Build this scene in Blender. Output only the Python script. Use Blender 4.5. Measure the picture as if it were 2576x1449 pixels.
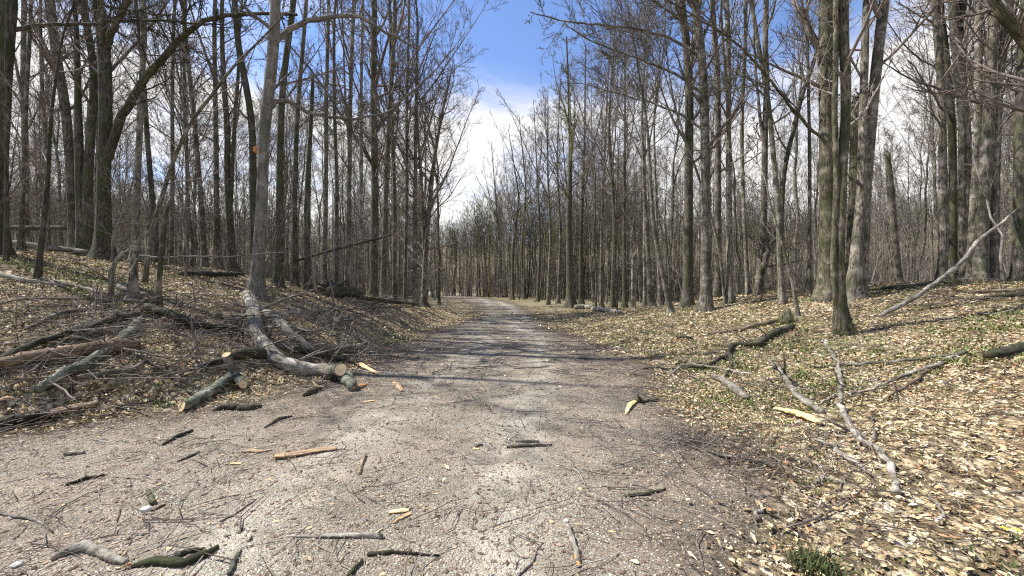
import bpy, math, random
import numpy as np
sc = bpy.context.scene
for o in list(bpy.data.objects): bpy.data.objects.remove(o)
C = sc.collection
R_ = math.radians

# ------------------------------------------------------------------ camera
EYE = 1.6
cam = bpy.data.objects.new('camera', bpy.data.cameras.new('camera'))
C.objects.link(cam); sc.camera = cam
cam.data.sensor_width = 36; cam.data.lens = 18 / 1.3275
cam.data.clip_start = 0.05; cam.data.clip_end = 3000
cam.location = (0, 0, EYE); cam.rotation_euler = (R_(90), 0, 0)

# ------------------------------------------------------------------ light
SUN_EL, SUN_AZ = 54.0, -78.0          # azimuth from the view direction (+Y), negative = left
sd = (math.sin(R_(SUN_AZ)) * math.cos(R_(SUN_EL)), math.cos(R_(SUN_AZ)) * math.cos(R_(SUN_EL)), math.sin(R_(SUN_EL)))
from mathutils import Vector
sun = bpy.data.objects.new('sun', bpy.data.lights.new('sun', 'SUN'))
C.objects.link(sun); sun.location = (-30, 6, 40)
sun.data.energy = 5.0; sun.data.angle = R_(0.53); sun.data.color = (1.0, 0.955, 0.88)
sun.rotation_euler = Vector(sd).to_track_quat('Z', 'Y').to_euler()

w = bpy.data.worlds.new('World'); sc.world = w; w.use_nodes = True
nt = w.node_tree; nt.nodes.clear()
def N(nt, t, **kw):
    n = nt.nodes.new(t)
    for k, v in kw.items():
        if hasattr(n, k): setattr(n, k, v)
    return n
def L(nt, a, b): nt.links.new(a, b)
def MATH(nt, op, a, b=None, c=None):
    n = nt.nodes.new('ShaderNodeMath'); n.operation = op
    for i, v in enumerate((a, b, c)):
        if v is None: continue
        if isinstance(v, (int, float)): n.inputs[i].default_value = v
        else: nt.links.new(v, n.inputs[i])
    return n.outputs[0]
sky = N(nt, 'ShaderNodeTexSky'); sky.sky_type = 'NISHITA'; sky.sun_disc = False
sky.sun_elevation = R_(SUN_EL); sky.sun_rotation = R_(SUN_AZ); sky.altitude = 300
sky.air_density = 1.0; sky.dust_density = 0.15; sky.ozone_density = 3.0
hsv = N(nt, 'ShaderNodeHueSaturation'); hsv.inputs['Hue'].default_value = 0.508; hsv.inputs['Saturation'].default_value = 1.05; hsv.inputs['Value'].default_value = 1.0
L(nt, sky.outputs[0], hsv.inputs['Color'])
bg = N(nt, 'ShaderNodeBackground'); bg.inputs['Strength'].default_value = 0.135
L(nt, hsv.outputs[0], bg.inputs['Color'])
tc = N(nt, 'ShaderNodeTexCoord')
mp = N(nt, 'ShaderNodeMapping'); mp.inputs['Scale'].default_value = (1, 1, 2.6); mp.inputs['Location'].default_value = (0.35, 0.0, 0.2)
mp.inputs['Rotation'].default_value = (0, 0.25, 0)
L(nt, tc.outputs['Generated'], mp.inputs['Vector'])
nz = N(nt, 'ShaderNodeTexNoise'); nz.inputs['Scale'].default_value = 2.3; nz.inputs['Detail'].default_value = 7
nz.inputs['Roughness'].default_value = 0.52; nz.inputs['Distortion'].default_value = 0.35
L(nt, mp.outputs[0], nz.inputs['Vector'])
sp = N(nt, 'ShaderNodeSeparateXYZ'); L(nt, tc.outputs['Generated'], sp.inputs[0])
zb = MATH(nt, 'MULTIPLY', MATH(nt, 'SUBTRACT', 0.43, MATH(nt, 'MAXIMUM', sp.outputs[2], 0.0)), 1.25)
xb = MATH(nt, 'MULTIPLY', MATH(nt, 'MAXIMUM', MATH(nt, 'SUBTRACT', sp.outputs[0], 0.1), 0.0), 0.22)
cl = MATH(nt, 'ADD', MATH(nt, 'ADD', nz.outputs[0], MATH(nt, 'MINIMUM', zb, 0.16)), xb)
rp = N(nt, 'ShaderNodeMapRange'); rp.interpolation_type = 'SMOOTHERSTEP'
rp.inputs['From Min'].default_value = 0.36; rp.inputs['From Max'].default_value = 0.74
L(nt, cl, rp.inputs['Value'])
bc = N(nt, 'ShaderNodeBackground'); bc.inputs['Color'].default_value = (1.0, 0.985, 0.97, 1); bc.inputs['Strength'].default_value = 0.61
mx = N(nt, 'ShaderNodeMixShader'); wo = N(nt, 'ShaderNodeOutputWorld')
L(nt, rp.outputs[0], mx.inputs[0]); L(nt, bg.outputs[0], mx.inputs[1]); L(nt, bc.outputs[0], mx.inputs[2])
L(nt, mx.outputs[0], wo.inputs[0])
vs = sc.view_settings
vs.view_transform = 'Standard'; vs.look = 'None'; vs.gamma = 1; vs.exposure = 0.85; vs.use_curve_mapping = False
sc.cycles.use_denoising = False
sc.cycles.max_bounces = 5; sc.cycles.diffuse_bounces = 3; sc.cycles.glossy_bounces = 2; sc.cycles.transmission_bounces = 2
sc.cycles.filter_width = 1.2

# ------------------------------------------------------------------ helpers: noise, terrain
rng = np.random.default_rng(11)
_h = rng.random((256, 256))
def vnoise(x, y):
    x = np.asarray(x, float); y = np.asarray(y, float)
    xi = np.floor(x).astype(int); yi = np.floor(y).astype(int); fx = x - xi; fy = y - yi
    fx = fx * fx * (3 - 2 * fx); fy = fy * fy * (3 - 2 * fy)
    a = _h[xi & 255, yi & 255]; b = _h[(xi + 1) & 255, yi & 255]; c = _h[xi & 255, (yi + 1) & 255]; d = _h[(xi + 1) & 255, (yi + 1) & 255]
    return (a * (1 - fx) + b * fx) * (1 - fy) + (c * (1 - fx) + d * fx) * fy
def fbm(x, y, o=3):
    s = 0; a = 0.5; t = 0
    for i in range(o):
        s = s + a * vnoise(x * 2 ** i + 17.3 * i, y * 2 ** i + 5.1 * i); t += a; a *= 0.5
    return s / t
def ss(a, b, x):
    t = np.clip((x - a) / (b - a), 0, 1); return t * t * (3 - 2 * t)
YL = [0, 4.0, 4.7, 5.6, 7.5, 9, 11, 16, 20, 23, 34, 45, 61, 80, 100, 112]
XL = [-14, -6.2, -4.3, -3.4, -2.8, -2.9, -2.7, -2.6, -2.0, -1.7, -3.0, -5.5, -10.3, -20, -45, -80]
YR = [-5, 0, 2, 3.3, 4.8, 6, 8.8, 11, 16, 20, 34, 45, 61, 80, 100, 112]
XR = [1.1, 1.3, 1.45, 1.75, 2.1, 2.3, 2.4, 2.1, 1.5, 1.3, 0.8, -1.0, -5.3, -13, -34, -62]
def left_edge(Y): return np.interp(Y, YL, XL)
def right_edge(Y): return np.interp(Y, YR, XR)
def trackness(X, Y):
    d = np.minimum(X - left_edge(Y), right_edge(Y) - X)
    d = d + (fbm(X * 0.9, Y * 0.9, 3) - 0.5) * np.where(Y < 14, 1.5, 0.9)
    d = np.where(Y > 108, -2, d)
    return ss(-0.9, 0.6, d)
def wheels(X, Y):
    c = (np.maximum(left_edge(Y), -3.4) + right_edge(Y)) / 2; o = np.abs(X - c + (fbm(X * 0.3, Y * 0.3, 2) - 0.5) * 0.8)
    return np.exp(-((o - 0.85) / 0.34) ** 2)
def midness(X, Y): return ss(0.0, 1.9, np.minimum((X - left_edge(Y)) * 0.8, (right_edge(Y) - X) * np.where(Y < 12, 0.85, 2.0)) + (fbm(X * 0.5 + 8, Y * 0.5, 3) - 0.5) * 1.6)
def base_h(X, Y):
    e = np.interp(Y, [0, 4, 5.6, 7.5, 60], [7.4, 5.6, 3.9, 3.2, 3.2])
    e = np.maximum(e, np.minimum(-left_edge(np.maximum(Y, 5)) + 0.2, 40))
    dl = np.maximum(0, -X - e)
    hl = 3.5 * (1 - np.exp(-dl / 8.0)) * ss(0, 1.2, dl) * (1 - ss(14, 33, Y))
    dr = np.maximum(0, X - right_edge(Y) - 0.1)
    hr = 1.75 * ss(0, 13, dr + 1.0 * ss(0, 2, dr)) * (1 - ss(13, 31, Y))
    r = np.hypot(X, Y)
    far = 24 * ss(96, 200, r) + 1.2 * (fbm(X / 30, Y / 30) - 0.5) * ss(30, 70, r)
    return hl + hr + far
def ground_h(X, Y):
    X = np.asarray(X, float); Y = np.asarray(Y, float)
    t = trackness(X, Y)
    m = (fbm(X * 0.8, Y * 0.8, 3) - 0.5) * 0.20 * (1 - t) + (fbm(X * 5, Y * 5, 2) - 0.5) * 0.045 * (1 - 0.5 * t)
    return base_h(X, Y) + m
FP = 970.3; CX = 1288.0; CY = 724.5
_YS = np.geomspace(1.4, 90, 1600)
def gpt(px, py):
    """the spot of the ground that is seen at this point of the picture"""
    X = (px - CX) / FP * _YS; Z = EYE + (CY - py) / FP * _YS
    hit = np.nonzero(Z <= ground_h(X, _YS))[0]
    i = hit[0] if len(hit) else int(np.argmin(Z - ground_h(X, _YS)))
    return np.array([X[i], _YS[i], float(ground_h(X[i], _YS[i]))])
def apt(px, py, Y): return np.array([(px - CX) / FP * Y, Y, EYE + (CY - py) / FP * Y])

# ------------------------------------------------------------------ helpers: meshes and objects
def mk_mesh(name, V, quads=None, tris=None, mats=(), attrs=None, smooth=True):
    me = bpy.data.meshes.new(name)
    V = np.asarray(V, np.float32).reshape(-1, 3)
    idx = []; cnt = []
    if quads is not None and len(quads): idx.append(np.asarray(quads, np.int32).ravel()); cnt.append(np.full(len(quads), 4, np.int32))
    if tris is not None and len(tris): idx.append(np.asarray(tris, np.int32).ravel()); cnt.append(np.full(len(tris), 3, np.int32))
    idx = np.concatenate(idx); cnt = np.concatenate(cnt)
    me.vertices.add(len(V)); me.vertices.foreach_set('co', V.ravel())
    me.loops.add(len(idx)); me.loops.foreach_set('vertex_index', idx)
    me.polygons.add(len(cnt)); st = np.concatenate([[0], np.cumsum(cnt)[:-1]]).astype(np.int32)
    me.polygons.foreach_set('loop_start', st); me.polygons.foreach_set('loop_total', cnt)
    me.polygons.foreach_set('use_smooth', np.full(len(cnt), smooth, bool))
    for m in mats: me.materials.append(m)
    for k, (typ, arr) in (attrs or {}).items():
        a = me.attributes.new(k, typ, 'POINT')
        a.data.foreach_set('vector' if typ == 'FLOAT_VECTOR' else 'value', np.asarray(arr, np.float32).ravel())
    me.update(calc_edges=True)
    return me
def link(name, me, parent=None, loc=None):
    o = bpy.data.objects.new(name, me); C.objects.link(o)
    if parent is not None: o.parent = parent
    if loc is not None: o.location = loc
    return o
def tag(o, label=None, cat=None, group=None, kind=None):
    if label: o['label'] = label
    if cat: o['category'] = cat
    if group: o['group'] = group
    if kind: o['kind'] = kind
    return o
def thing(name, loc, label, cat, group=None):
    o = bpy.data.objects.new(name, None); C.objects.link(o); o.location = loc; o.empty_display_size = 0.2
    return tag(o, label, cat, group)

def unit(a): return a / np.maximum(np.linalg.norm(a, axis=-1, keepdims=True), 1e-9)
class Acc:
    """collects tubes and turns them into one mesh"""
    def __init__(s): s.V = []; s.Q = []; s.T = []; s.A = []; s.n = 0
    def tubes(s, P, R, sides, cap=False, flat=1.0, rough=0.0, endn=None, startn=None, lobe=None):
        P = np.asarray(P, float); R = np.asarray(R, float)
        if P.ndim == 2: P = P[None]; R = R[None]
        n, k, _ = P.shape
        T = unit(np.gradient(P, axis=1))
        if endn is not None: T[:, -1] = unit(np.asarray(endn, float))
        if startn is not None: T[:, 0] = unit(np.asarray(startn, float))
        mt = np.abs(unit(P[:, -1] - P[:, 0])); ref = np.zeros((n, 3)); ref[np.arange(n), np.argmin(mt, axis=1)] = 1
        if flat != 1.0: ref[:] = (0, 0, 1)
        A = unit(np.cross(T, ref[:, None, :])); B = np.cross(A, T)   # A level when flat
        th = np.arange(sides) / sides * 2 * np.pi + 0.3
        ca = np.cos(th); sa = np.sin(th) * flat
        off_l = float(rng.random() * 6)
        rr = R[:, :, None] * (1 + (rng.random((n, k, sides)) - 0.5) * 2 * rough)
        if lobe is not None: rr = rr * (1 + np.asarray(lobe)[None, :, None] * (0.6 * np.cos(4 * th + off_l) + 0.4 * np.cos(3 * th + 2 * off_l) + 0.35)[None, None, :])
        V = P[:, :, None, :] + rr[..., None] * (ca[None, None, :, None] * A[:, :, None, :] + sa[None, None, :, None] * B[:, :, None, :])
        ln = np.concatenate([np.zeros((n, 1)), np.cumsum(np.linalg.norm(np.diff(P, axis=1), axis=2), axis=1)], 1)
        off = rng.random((n, 1, 1)) * 50
        at = np.stack([rr * ca, rr * sa + off, np.broadcast_to(ln[:, :, None], rr.shape)], -1)
        ii = np.arange(n)[:, None, None] * k * sides; jj = np.arange(k - 1)[None, :, None] * sides; kk = np.arange(sides)[None, None, :]
        a = ii + jj + kk; b = ii + jj + (kk + 1) % sides
        Q = np.stack([a, b, b + sides, a + sides], -1).reshape(-1, 4) + s.n
        s.V.append(V.reshape(-1, 3)); s.A.append(at.reshape(-1, 3)); s.Q.append(Q)
        if cap:
            for e in (0, k - 1):
                base = s.n + np.arange(n)[:, None] * k * sides + e * sides
                for q in range(1, sides - 1):
                    t = np.concatenate([base, base + q, base + q + 1], 1)
                    s.T.append(t[:, ::-1] if e == 0 else t)
        s.n += n * k * sides
        return V
    def raw(s, V, tris):
        V = np.asarray(V).reshape(-1, 3)
        s.V.append(V); s.A.append(V * 1.0); s.T.append(np.asarray(tris).reshape(-1, 3) + s.n); s.n += len(V)
    def mesh(s, name, mat, smooth=True):
        return mk_mesh(name, np.concatenate(s.V), np.concatenate(s.Q) if s.Q else None, np.concatenate(s.T) if s.T else None,
                       [mat], {'bark_co': ('FLOAT_VECTOR', np.concatenate(s.A))}, smooth)

def resample(P, R, k):
    P = np.asarray(P, float); R = np.asarray(R, float)
    d = np.concatenate([[0], np.cumsum(np.linalg.norm(np.diff(P, axis=0), axis=1))]); t = np.linspace(0, d[-1], k)
    # smooth (Catmull-Rom through a fine resampling, then light averaging)
    Q = np.stack([np.interp(t, d, P[:, i]) for i in range(3)], 1); r = np.interp(t, d, R)
    for _ in range(2):
        Q[1:-1] = (Q[:-2] + 2 * Q[1:-1] + Q[2:]) / 4
    return Q, r

# ------------------------------------------------------------------ materials
def mat(name):
    m = bpy.data.materials.new(name); m.use_nodes = True
    nt = m.node_tree; b = nt.nodes['Principled BSDF']; b.inputs['Roughness'].default_value = 0.85
    b.inputs['Specular IOR Level'].default_value = 0.25
    return m, nt, b
def ramp(nt, fac, cols):
    r = nt.nodes.new('ShaderNodeValToRGB'); e = r.color_ramp.elements
    while len(e) < len(cols): e.new(0.5)
    for el, (p, c) in zip(e, cols): el.position = p; el.color = (*c, 1)
    if fac is not None: nt.links.new(fac, r.inputs[0])
    return r.outputs[0]
def noise(nt, vec, scale, detail=4, rough=0.55, dist=0.0):
    n = nt.nodes.new('ShaderNodeTexNoise'); n.inputs['Scale'].default_value = scale; n.inputs['Detail'].default_value = detail
    n.inputs['Roughness'].default_value = rough; n.inputs['Distortion'].default_value = dist
    if vec is not None: nt.links.new(vec, n.inputs['Vector'])
    return n.outputs[0]
def mapr(nt, v, a, b, c=0.0, d=1.0):
    n = nt.nodes.new('ShaderNodeMapRange'); n.inputs[1].default_value = a; n.inputs[2].default_value = b
    n.inputs[3].default_value = c; n.inputs[4].default_value = d; nt.links.new(v, n.inputs[0]); return n.outputs[0]
def mixc(nt, f, a, b, mode='MIX'):
    n = nt.nodes.new('ShaderNodeMix'); n.data_type = 'RGBA'; n.blend_type = mode
    for i, v in ((0, f), (6, a), (7, b)):
        if isinstance(v, (int, float)): n.inputs[i].default_value = v
        elif isinstance(v, tuple): n.inputs[i].default_value = (*v, 1)
        else: nt.links.new(v, n.inputs[i])
    return n.outputs[2]
def bump(nt, b, hgt, strength, dist):
    n = nt.nodes.new('ShaderNodeBump'); n.inputs['Strength'].default_value = strength; n.inputs['Distance'].default_value = dist
    nt.links.new(hgt, n.inputs['Height']); nt.links.new(n.outputs[0], b.inputs['Normal'])
def attr(nt, name):
    n = nt.nodes.new('ShaderNodeAttribute'); n.attribute_name = name; return n

def bark(name, dark, mid, light, moss=0.0, lichen=0.3, band=0.0, fine=1.0, mosscol=(0.055, 0.075, 0.02)):
    m, nt, b = mat(name)
    co = attr(nt, 'bark_co').outputs['Vector']
    mp = nt.nodes.new('ShaderNodeMapping'); mp.inputs['Scale'].default_value = (1, 1, 0.18); nt.links.new(co, mp.inputs[0])
    oi = nt.nodes.new('ShaderNodeObjectInfo')
    n1 = noise(nt, mp.outputs[0], 26 * fine, 6, 0.7, 0.4)
    col = ramp(nt, n1, [(0.38, dark), (0.5, mid), (0.64, light)])
    n2 = noise(nt, co, 3.0, 5, 0.65)                      # lichen and pale patches
    col = mixc(nt, mapr(nt, n2, 0.52, 0.62, 0, lichen), col, tuple(min(1, c * 1.5 + 0.02) for c in light))
    n5 = noise(nt, co, 1.1, 3, 0.6)                       # broad dark blotches, damp bark
    col = mixc(nt, mapr(nt, n5, 0.5, 0.64, 0, 0.62), col, tuple(c * 1.1 for c in dark))
    if band:
        mb = nt.nodes.new('ShaderNodeMapping'); mb.inputs['Scale'].default_value = (0.5, 0.5, 5); nt.links.new(co, mb.inputs[0])
        n3 = noise(nt, mb.outputs[0], 5, 4, 0.7)
        col = mixc(nt, mapr(nt, n3, 0.56, 0.63, 0, band), col, tuple(c * 0.5 for c in dark))
    if moss:
        n4 = noise(nt, co, 2.2, 5, 0.7)
        col = mixc(nt, mapr(nt, n4, 0.42, 0.6, 0, moss), col, mosscol)
    v = nt.nodes.new('ShaderNodeHueSaturation'); nt.links.new(col, v.inputs['Color'])
    nt.links.new(mapr(nt, oi.outputs['Random'], 0, 1, 0.75, 1.25), v.inputs['Value'])
    nt.links.new(v.outputs[0], b.inputs['Base Color']); b.inputs['Roughness'].default_value = 0.9
    bump(nt, b, n1, 1.0, 0.02)
    return m
B_DARK = bark('bark dark ridged', (0.022, 0.018, 0.015), (0.07, 0.058, 0.048), (0.16, 0.14, 0.115), 0.55, 0.25)
B_GREY = bark('bark grey brown', (0.028, 0.023, 0.019), (0.115, 0.098, 0.08), (0.27, 0.24, 0.2), 0.35, 0.5, 0.3)
B_PALE = bark('bark pale banded', (0.045, 0.038, 0.03), (0.165, 0.145, 0.117), (0.33, 0.30, 0.25), 0.35, 0.55, 0.8)
B_BEECH = bark('bark smooth beech', (0.09, 0.082, 0.072), (0.165, 0.152, 0.135), (0.23, 0.215, 0.19), 0.25, 0.4, 0.5, 0.5)
B_MOSS = bark('bark mossy', (0.022, 0.018, 0.012), (0.10, 0.085, 0.06), (0.25, 0.215, 0.165), 0.5, 0.5, 0.3)
B_TWIG = bark('twig bark', (0.08, 0.066, 0.056), (0.165, 0.138, 0.118), (0.27, 0.235, 0.205), 0.0, 0.3)
B_TWIGP = bark('pale twig bark', (0.09, 0.076, 0.065), (0.19, 0.165, 0.145), (0.29, 0.265, 0.235), 0.0, 0.3)
B_TWIGG = bark('budding twig bark', (0.085, 0.075, 0.04), (0.17, 0.16, 0.075), (0.27, 0.26, 0.12), 0.0, 0.3)
B_LOG = bark('fallen log bark', (0.055, 0.048, 0.038), (0.19, 0.17, 0.138), (0.36, 0.33, 0.275), 0.2, 0.6, 0.35)
B_LOGD = bark('damp dark log bark', (0.016, 0.013, 0.01), (0.045, 0.036, 0.028), (0.12, 0.10, 0.08), 0.45, 0.15)
B_LOGM = bark('green grey log bark', (0.04, 0.045, 0.032), (0.12, 0.13, 0.095), (0.24, 0.25, 0.2), 0.35, 0.5)
B_DEAD = bark('weathered dead wood', (0.09, 0.078, 0.062), (0.25, 0.225, 0.185), (0.5, 0.46, 0.40), 0.1, 0.5, 0.5, 1.6)
B_BROWN = bark('rotten brown wood', (0.08, 0.055, 0.035), (0.22, 0.16, 0.11), (0.4, 0.32, 0.23), 0.1, 0.2)
def woodmat(name, a, bcol, c):
    m, nt, b = mat(name)
    co = attr(nt, 'bark_co').outputs['Vector']
    mp = nt.nodes.new('ShaderNodeMapping'); mp.inputs['Scale'].default_value = (1, 1, 0.08); nt.links.new(co, mp.inputs[0])
    n1 = noise(nt, mp.outputs[0], 60, 4, 0.6)
    nt.links.new(ramp(nt, n1, [(0.35, a), (0.52, bcol), (0.68, c)]), b.inputs['Base Color']); bump(nt, b, n1, 0.6, 0.004)
    return m
W_FRESH = woodmat('fresh split wood', (0.36, 0.23, 0.11), (0.62, 0.46, 0.25), (0.76, 0.62, 0.38))
W_YELL = woodmat('yellow split wood', (0.50, 0.36, 0.14), (0.74, 0.60, 0.28), (0.84, 0.73, 0.42))
W_ORANGE = woodmat('orange split wood', (0.30, 0.13, 0.05), (0.55, 0.27, 0.11), (0.7, 0.42, 0.2))
W_OLD = woodmat('old split wood', (0.18, 0.11, 0.06), (0.36, 0.25, 0.15), (0.52, 0.40, 0.27))
def cutmat():
    m, nt, b = mat('sawn log face')
    co = attr(nt, 'bark_co').outputs['Vector']
    ln = nt.nodes.new('ShaderNodeVectorMath'); ln.operation = 'LENGTH'; nt.links.new(co, ln.inputs[0])
    n0 = noise(nt, co, 6, 3)
    wv = MATH(nt, 'SINE', MATH(nt, 'MULTIPLY', MATH(nt, 'ADD', ln.outputs['Value'], MATH(nt, 'MULTIPLY', n0, 0.25)), 38.0))
    col = mixc(nt, mapr(nt, wv, -1, 1), (0.5, 0.36, 0.18), (0.74, 0.6, 0.37))
    col = mixc(nt, mapr(nt, ln.outputs['Value'], 0.84, 0.93), col, (0.17, 0.11, 0.06))
    col = mixc(nt, mapr(nt, ln.outputs['Value'], 0.3, 0.0, 0, 0.5), col, (0.4, 0.25, 0.12))
    nt.links.new(col, b.inputs['Base Color'])
    return m
W_CUT = cutmat()

def litter_color(nt, co, shift=None):
    """cells of leaf size with their own colour, dark gaps, green and brown patches; returns colour, height"""
    d = nt.nodes.new('ShaderNodeVectorMath'); d.operation = 'ADD'
    nn = nt.nodes.new('ShaderNodeTexNoise'); nn.inputs['Scale'].default_value = 9; nn.inputs['Detail'].default_value = 3; nt.links.new(co, nn.inputs['Vector'])
    s = nt.nodes.new('ShaderNodeVectorMath'); s.operation = 'SCALE'; s.inputs['Scale'].default_value = 0.12; nt.links.new(nn.outputs['Color'], s.inputs[0])
    nt.links.new(co, d.inputs[0]); nt.links.new(s.outputs[0], d.inputs[1])
    v = nt.nodes.new('ShaderNodeTexVoronoi'); v.inputs['Scale'].default_value = 13; nt.links.new(d.outputs[0], v.inputs['Vector'])
    cs = nt.nodes.new('ShaderNodeSeparateColor'); nt.links.new(v.outputs['Color'], cs.inputs[0])
    col = ramp(nt, cs.outputs[0], [(0.0, (0.06, 0.045, 0.025)), (0.2, (0.17, 0.12, 0.065)), (0.45, (0.36, 0.28, 0.155)),
                                  (0.7, (0.43, 0.335, 0.2)), (0.88, (0.56, 0.46, 0.31)), (1.0, (0.66, 0.57, 0.42))])
    col = mixc(nt, mapr(nt, v.outputs['Distance'], 0.42, 0.72, 0, 0.8), col, (0.035, 0.025, 0.016))
    p = noise(nt, co, 0.55, 5, 0.65)
    col = mixc(nt, mapr(nt, p, 0.5, 0.64, 0, 0.5), col, (0.11, 0.078, 0.048))
    g = noise(nt, co, 0.9, 6, 0.7)
    g2 = noise(nt, co, 20, 3, 0.7)
    col = mixc(nt, MATH(nt, 'MULTIPLY', mapr(nt, g, 0.50, 0.62), mapr(nt, g2, 0.45, 0.6, 0, 0.85)), col, (0.13, 0.15, 0.045))
    return col, MATH(nt, 'SUBTRACT', cs.outputs[1], v.outputs['Distance'])
def gravel_color(nt, co):
    v = nt.nodes.new('ShaderNodeTexVoronoi'); v.inputs['Scale'].default_value = 62; v.inputs['Randomness'].default_value = 1; nt.links.new(co, v.inputs['Vector'])
    v2 = nt.nodes.new('ShaderNodeTexVoronoi'); v2.inputs['Scale'].default_value = 120; nt.links.new(co, v2.inputs['Vector'])
    cs = nt.nodes.new('ShaderNodeSeparateColor'); nt.links.new(v.outputs['Color'], cs.inputs[0])
    cs2 = nt.nodes.new('ShaderNodeSeparateColor'); nt.links.new(v2.outputs['Color'], cs2.inputs[0])
    cr = [(0.0, (0.13, 0.122, 0.09)), (0.3, (0.28, 0.268, 0.20)), (0.6, (0.42, 0.405, 0.315)), (0.86, (0.56, 0.545, 0.44)), (1.0, (0.74, 0.73, 0.63))]
    a = ramp(nt, cs.outputs[0], cr); a2 = ramp(nt, cs2.outputs[1], cr)
    st = mixc(nt, mapr(nt, noise(nt, co, 30, 2), 0.45, 0.55), a, a2)
    mid = attr(nt, 'mid').outputs['Fac']
    fines = ramp(nt, noise(nt, co, 90, 5, 0.8), [(0.35, (0.05, 0.042, 0.03)), (0.5, (0.13, 0.11, 0.08)), (0.66, (0.32, 0.29, 0.23))])
    # how much stone shows: more in the travelled middle, patchy everywhere
    p0 = noise(nt, co, 0.9, 8, 0.7)
    show = MATH(nt, 'ADD', MATH(nt, 'MULTIPLY', mid, 0.42), MATH(nt, 'ADD', MATH(nt, 'MULTIPLY', MATH(nt, 'SUBTRACT', p0, 0.5), 2.2), 0.42))
    stone = mapr(nt, MATH(nt, 'SUBTRACT', cs.outputs[2], show), 0.06, -0.06)
    gap = mapr(nt, v.outputs['Distance'], 0.62, 0.45)
    col = mixc(nt, MATH(nt, 'MULTIPLY', stone, gap), fines, st)
    p = noise(nt, co, 0.7, 7, 0.72)
    deb = ramp(nt, noise(nt, co, 75, 4, 0.8), [(0.36, (0.10, 0.076, 0.055)), (0.5, (0.285, 0.23, 0.178)), (0.64, (0.53, 0.47, 0.375))])
    col = mixc(nt, mapr(nt, p, 0.36, 0.56, 0.1, 0.9), col, deb)
    wh = attr(nt, 'wheel').outputs['Fac']
    fl = ramp(nt, noise(nt, co, 60, 6, 0.8), [(0.34, (0.25, 0.22, 0.17)), (0.52, (0.46, 0.425, 0.34)), (0.68, (0.66, 0.62, 0.52))])
    col = mixc(nt, MATH(nt, 'MULTIPLY', wh, mapr(nt, noise(nt, co, 1.4, 6, 0.75), 0.34, 0.56, 0.1, 0.9)), col, fl)
    q = noise(nt, co, 1.3, 8, 0.78)
    col = mixc(nt, mapr(nt, q, 0.47, 0.62, 0, 0.72), col, ramp(nt, noise(nt, co, 80, 5, 0.85), [(0.38, (0.05, 0.043, 0.028)), (0.52, (0.14, 0.12, 0.08)), (0.64, (0.38, 0.35, 0.27))]))
    s = noise(nt, co, 1.1, 6, 0.7, 0.5)
    col = mixc(nt, mapr(nt, s, 0.60, 0.70, 0, 0.45), col, (0.52, 0.44, 0.26))
    dk = MATH(nt, 'MULTIPLY', MATH(nt, 'SUBTRACT', 1.0, mid), mapr(nt, noise(nt, co, 2.2, 8, 0.8), 0.34, 0.56, 0.25, 1.0))
    spk = mapr(nt, MATH(nt, 'ADD', cs.outputs[2], MATH(nt, 'MULTIPLY', v.outputs['Distance'], 0.25)), 0.16, 0.24, 1.0, 0.0)
    humus = ramp(nt, noise(nt, co, 50, 6, 0.85), [(0.36, (0.035, 0.028, 0.02)), (0.52, (0.12, 0.09, 0.062)), (0.68, (0.3, 0.235, 0.175))])
    humus = mixc(nt, spk, humus, (0.6, 0.58, 0.48))
    col = mixc(nt, MATH(nt, 'MULTIPLY', dk, 0.9), col, humus)
    return col, MATH(nt, 'ADD', MATH(nt, 'MULTIPLY', MATH(nt, 'MULTIPLY', stone, gap), 1.2), cs.outputs[1])
def groundmat(name):
    m, nt, b = mat(name)
    g = nt.nodes.new('ShaderNodeTexCoord'); co = g.outputs['Object']
    c1, h1 = litter_color(nt, co); c2, h2 = gravel_color(nt, co)
    t = attr(nt, 'trackness').outputs['Fac']
    t2 = MATH(nt, 'ADD', t, MATH(nt, 'MULTIPLY', MATH(nt, 'SUBTRACT', noise(nt, co, 5, 5, 0.75), 0.5), 1.1))
    f = mapr(nt, t2, 0.35, 0.75)
    vg = MATH(nt, 'MULTIPLY', attr(nt, 'verge').outputs['Fac'], mapr(nt, noise(nt, co, 0.6, 6, 0.75), 0.3, 0.6, 0.25, 0.85))
    c1 = mixc(nt, vg, c1, ramp(nt, noise(nt, co, 4, 8, 0.8), [(0.35, (0.075, 0.075, 0.035)), (0.5, (0.16, 0.145, 0.08)), (0.65, (0.3, 0.25, 0.16))]))
    col = mixc(nt, f, c1, c2)
    # wet dark humus with sparse chips in the margin between litter and gravel
    mg = MATH(nt, 'MULTIPLY', t, MATH(nt, 'SUBTRACT', 1.0, t))
    col = mixc(nt, MATH(nt, 'MULTIPLY', mapr(nt, mg, 0.02, 0.22, 0, 0.75), mapr(nt, noise(nt, co, 14, 5, 0.8), 0.42, 0.56)), col, (0.05, 0.038, 0.026))
    fd = attr(nt, 'field').outputs['Fac']
    col = mixc(nt, fd, col, (0.50, 0.47, 0.36))
    nt.links.new(col, b.inputs['Base Color'])
    hh = nt.nodes.new('ShaderNodeMix'); hh.data_type = 'FLOAT'
    nt.links.new(f, hh.inputs[0]); nt.links.new(h1, hh.inputs[2]); nt.links.new(MATH(nt, 'MULTIPLY', h2, 0.3), hh.inputs[3])
    bump(nt, b, hh.outputs[0], 0.9, 0.03)
    b.inputs['Roughness'].default_value = 0.95
    return m
M_GROUND = groundmat('forest floor'); M_TRACK = groundmat('gravel track')
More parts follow.
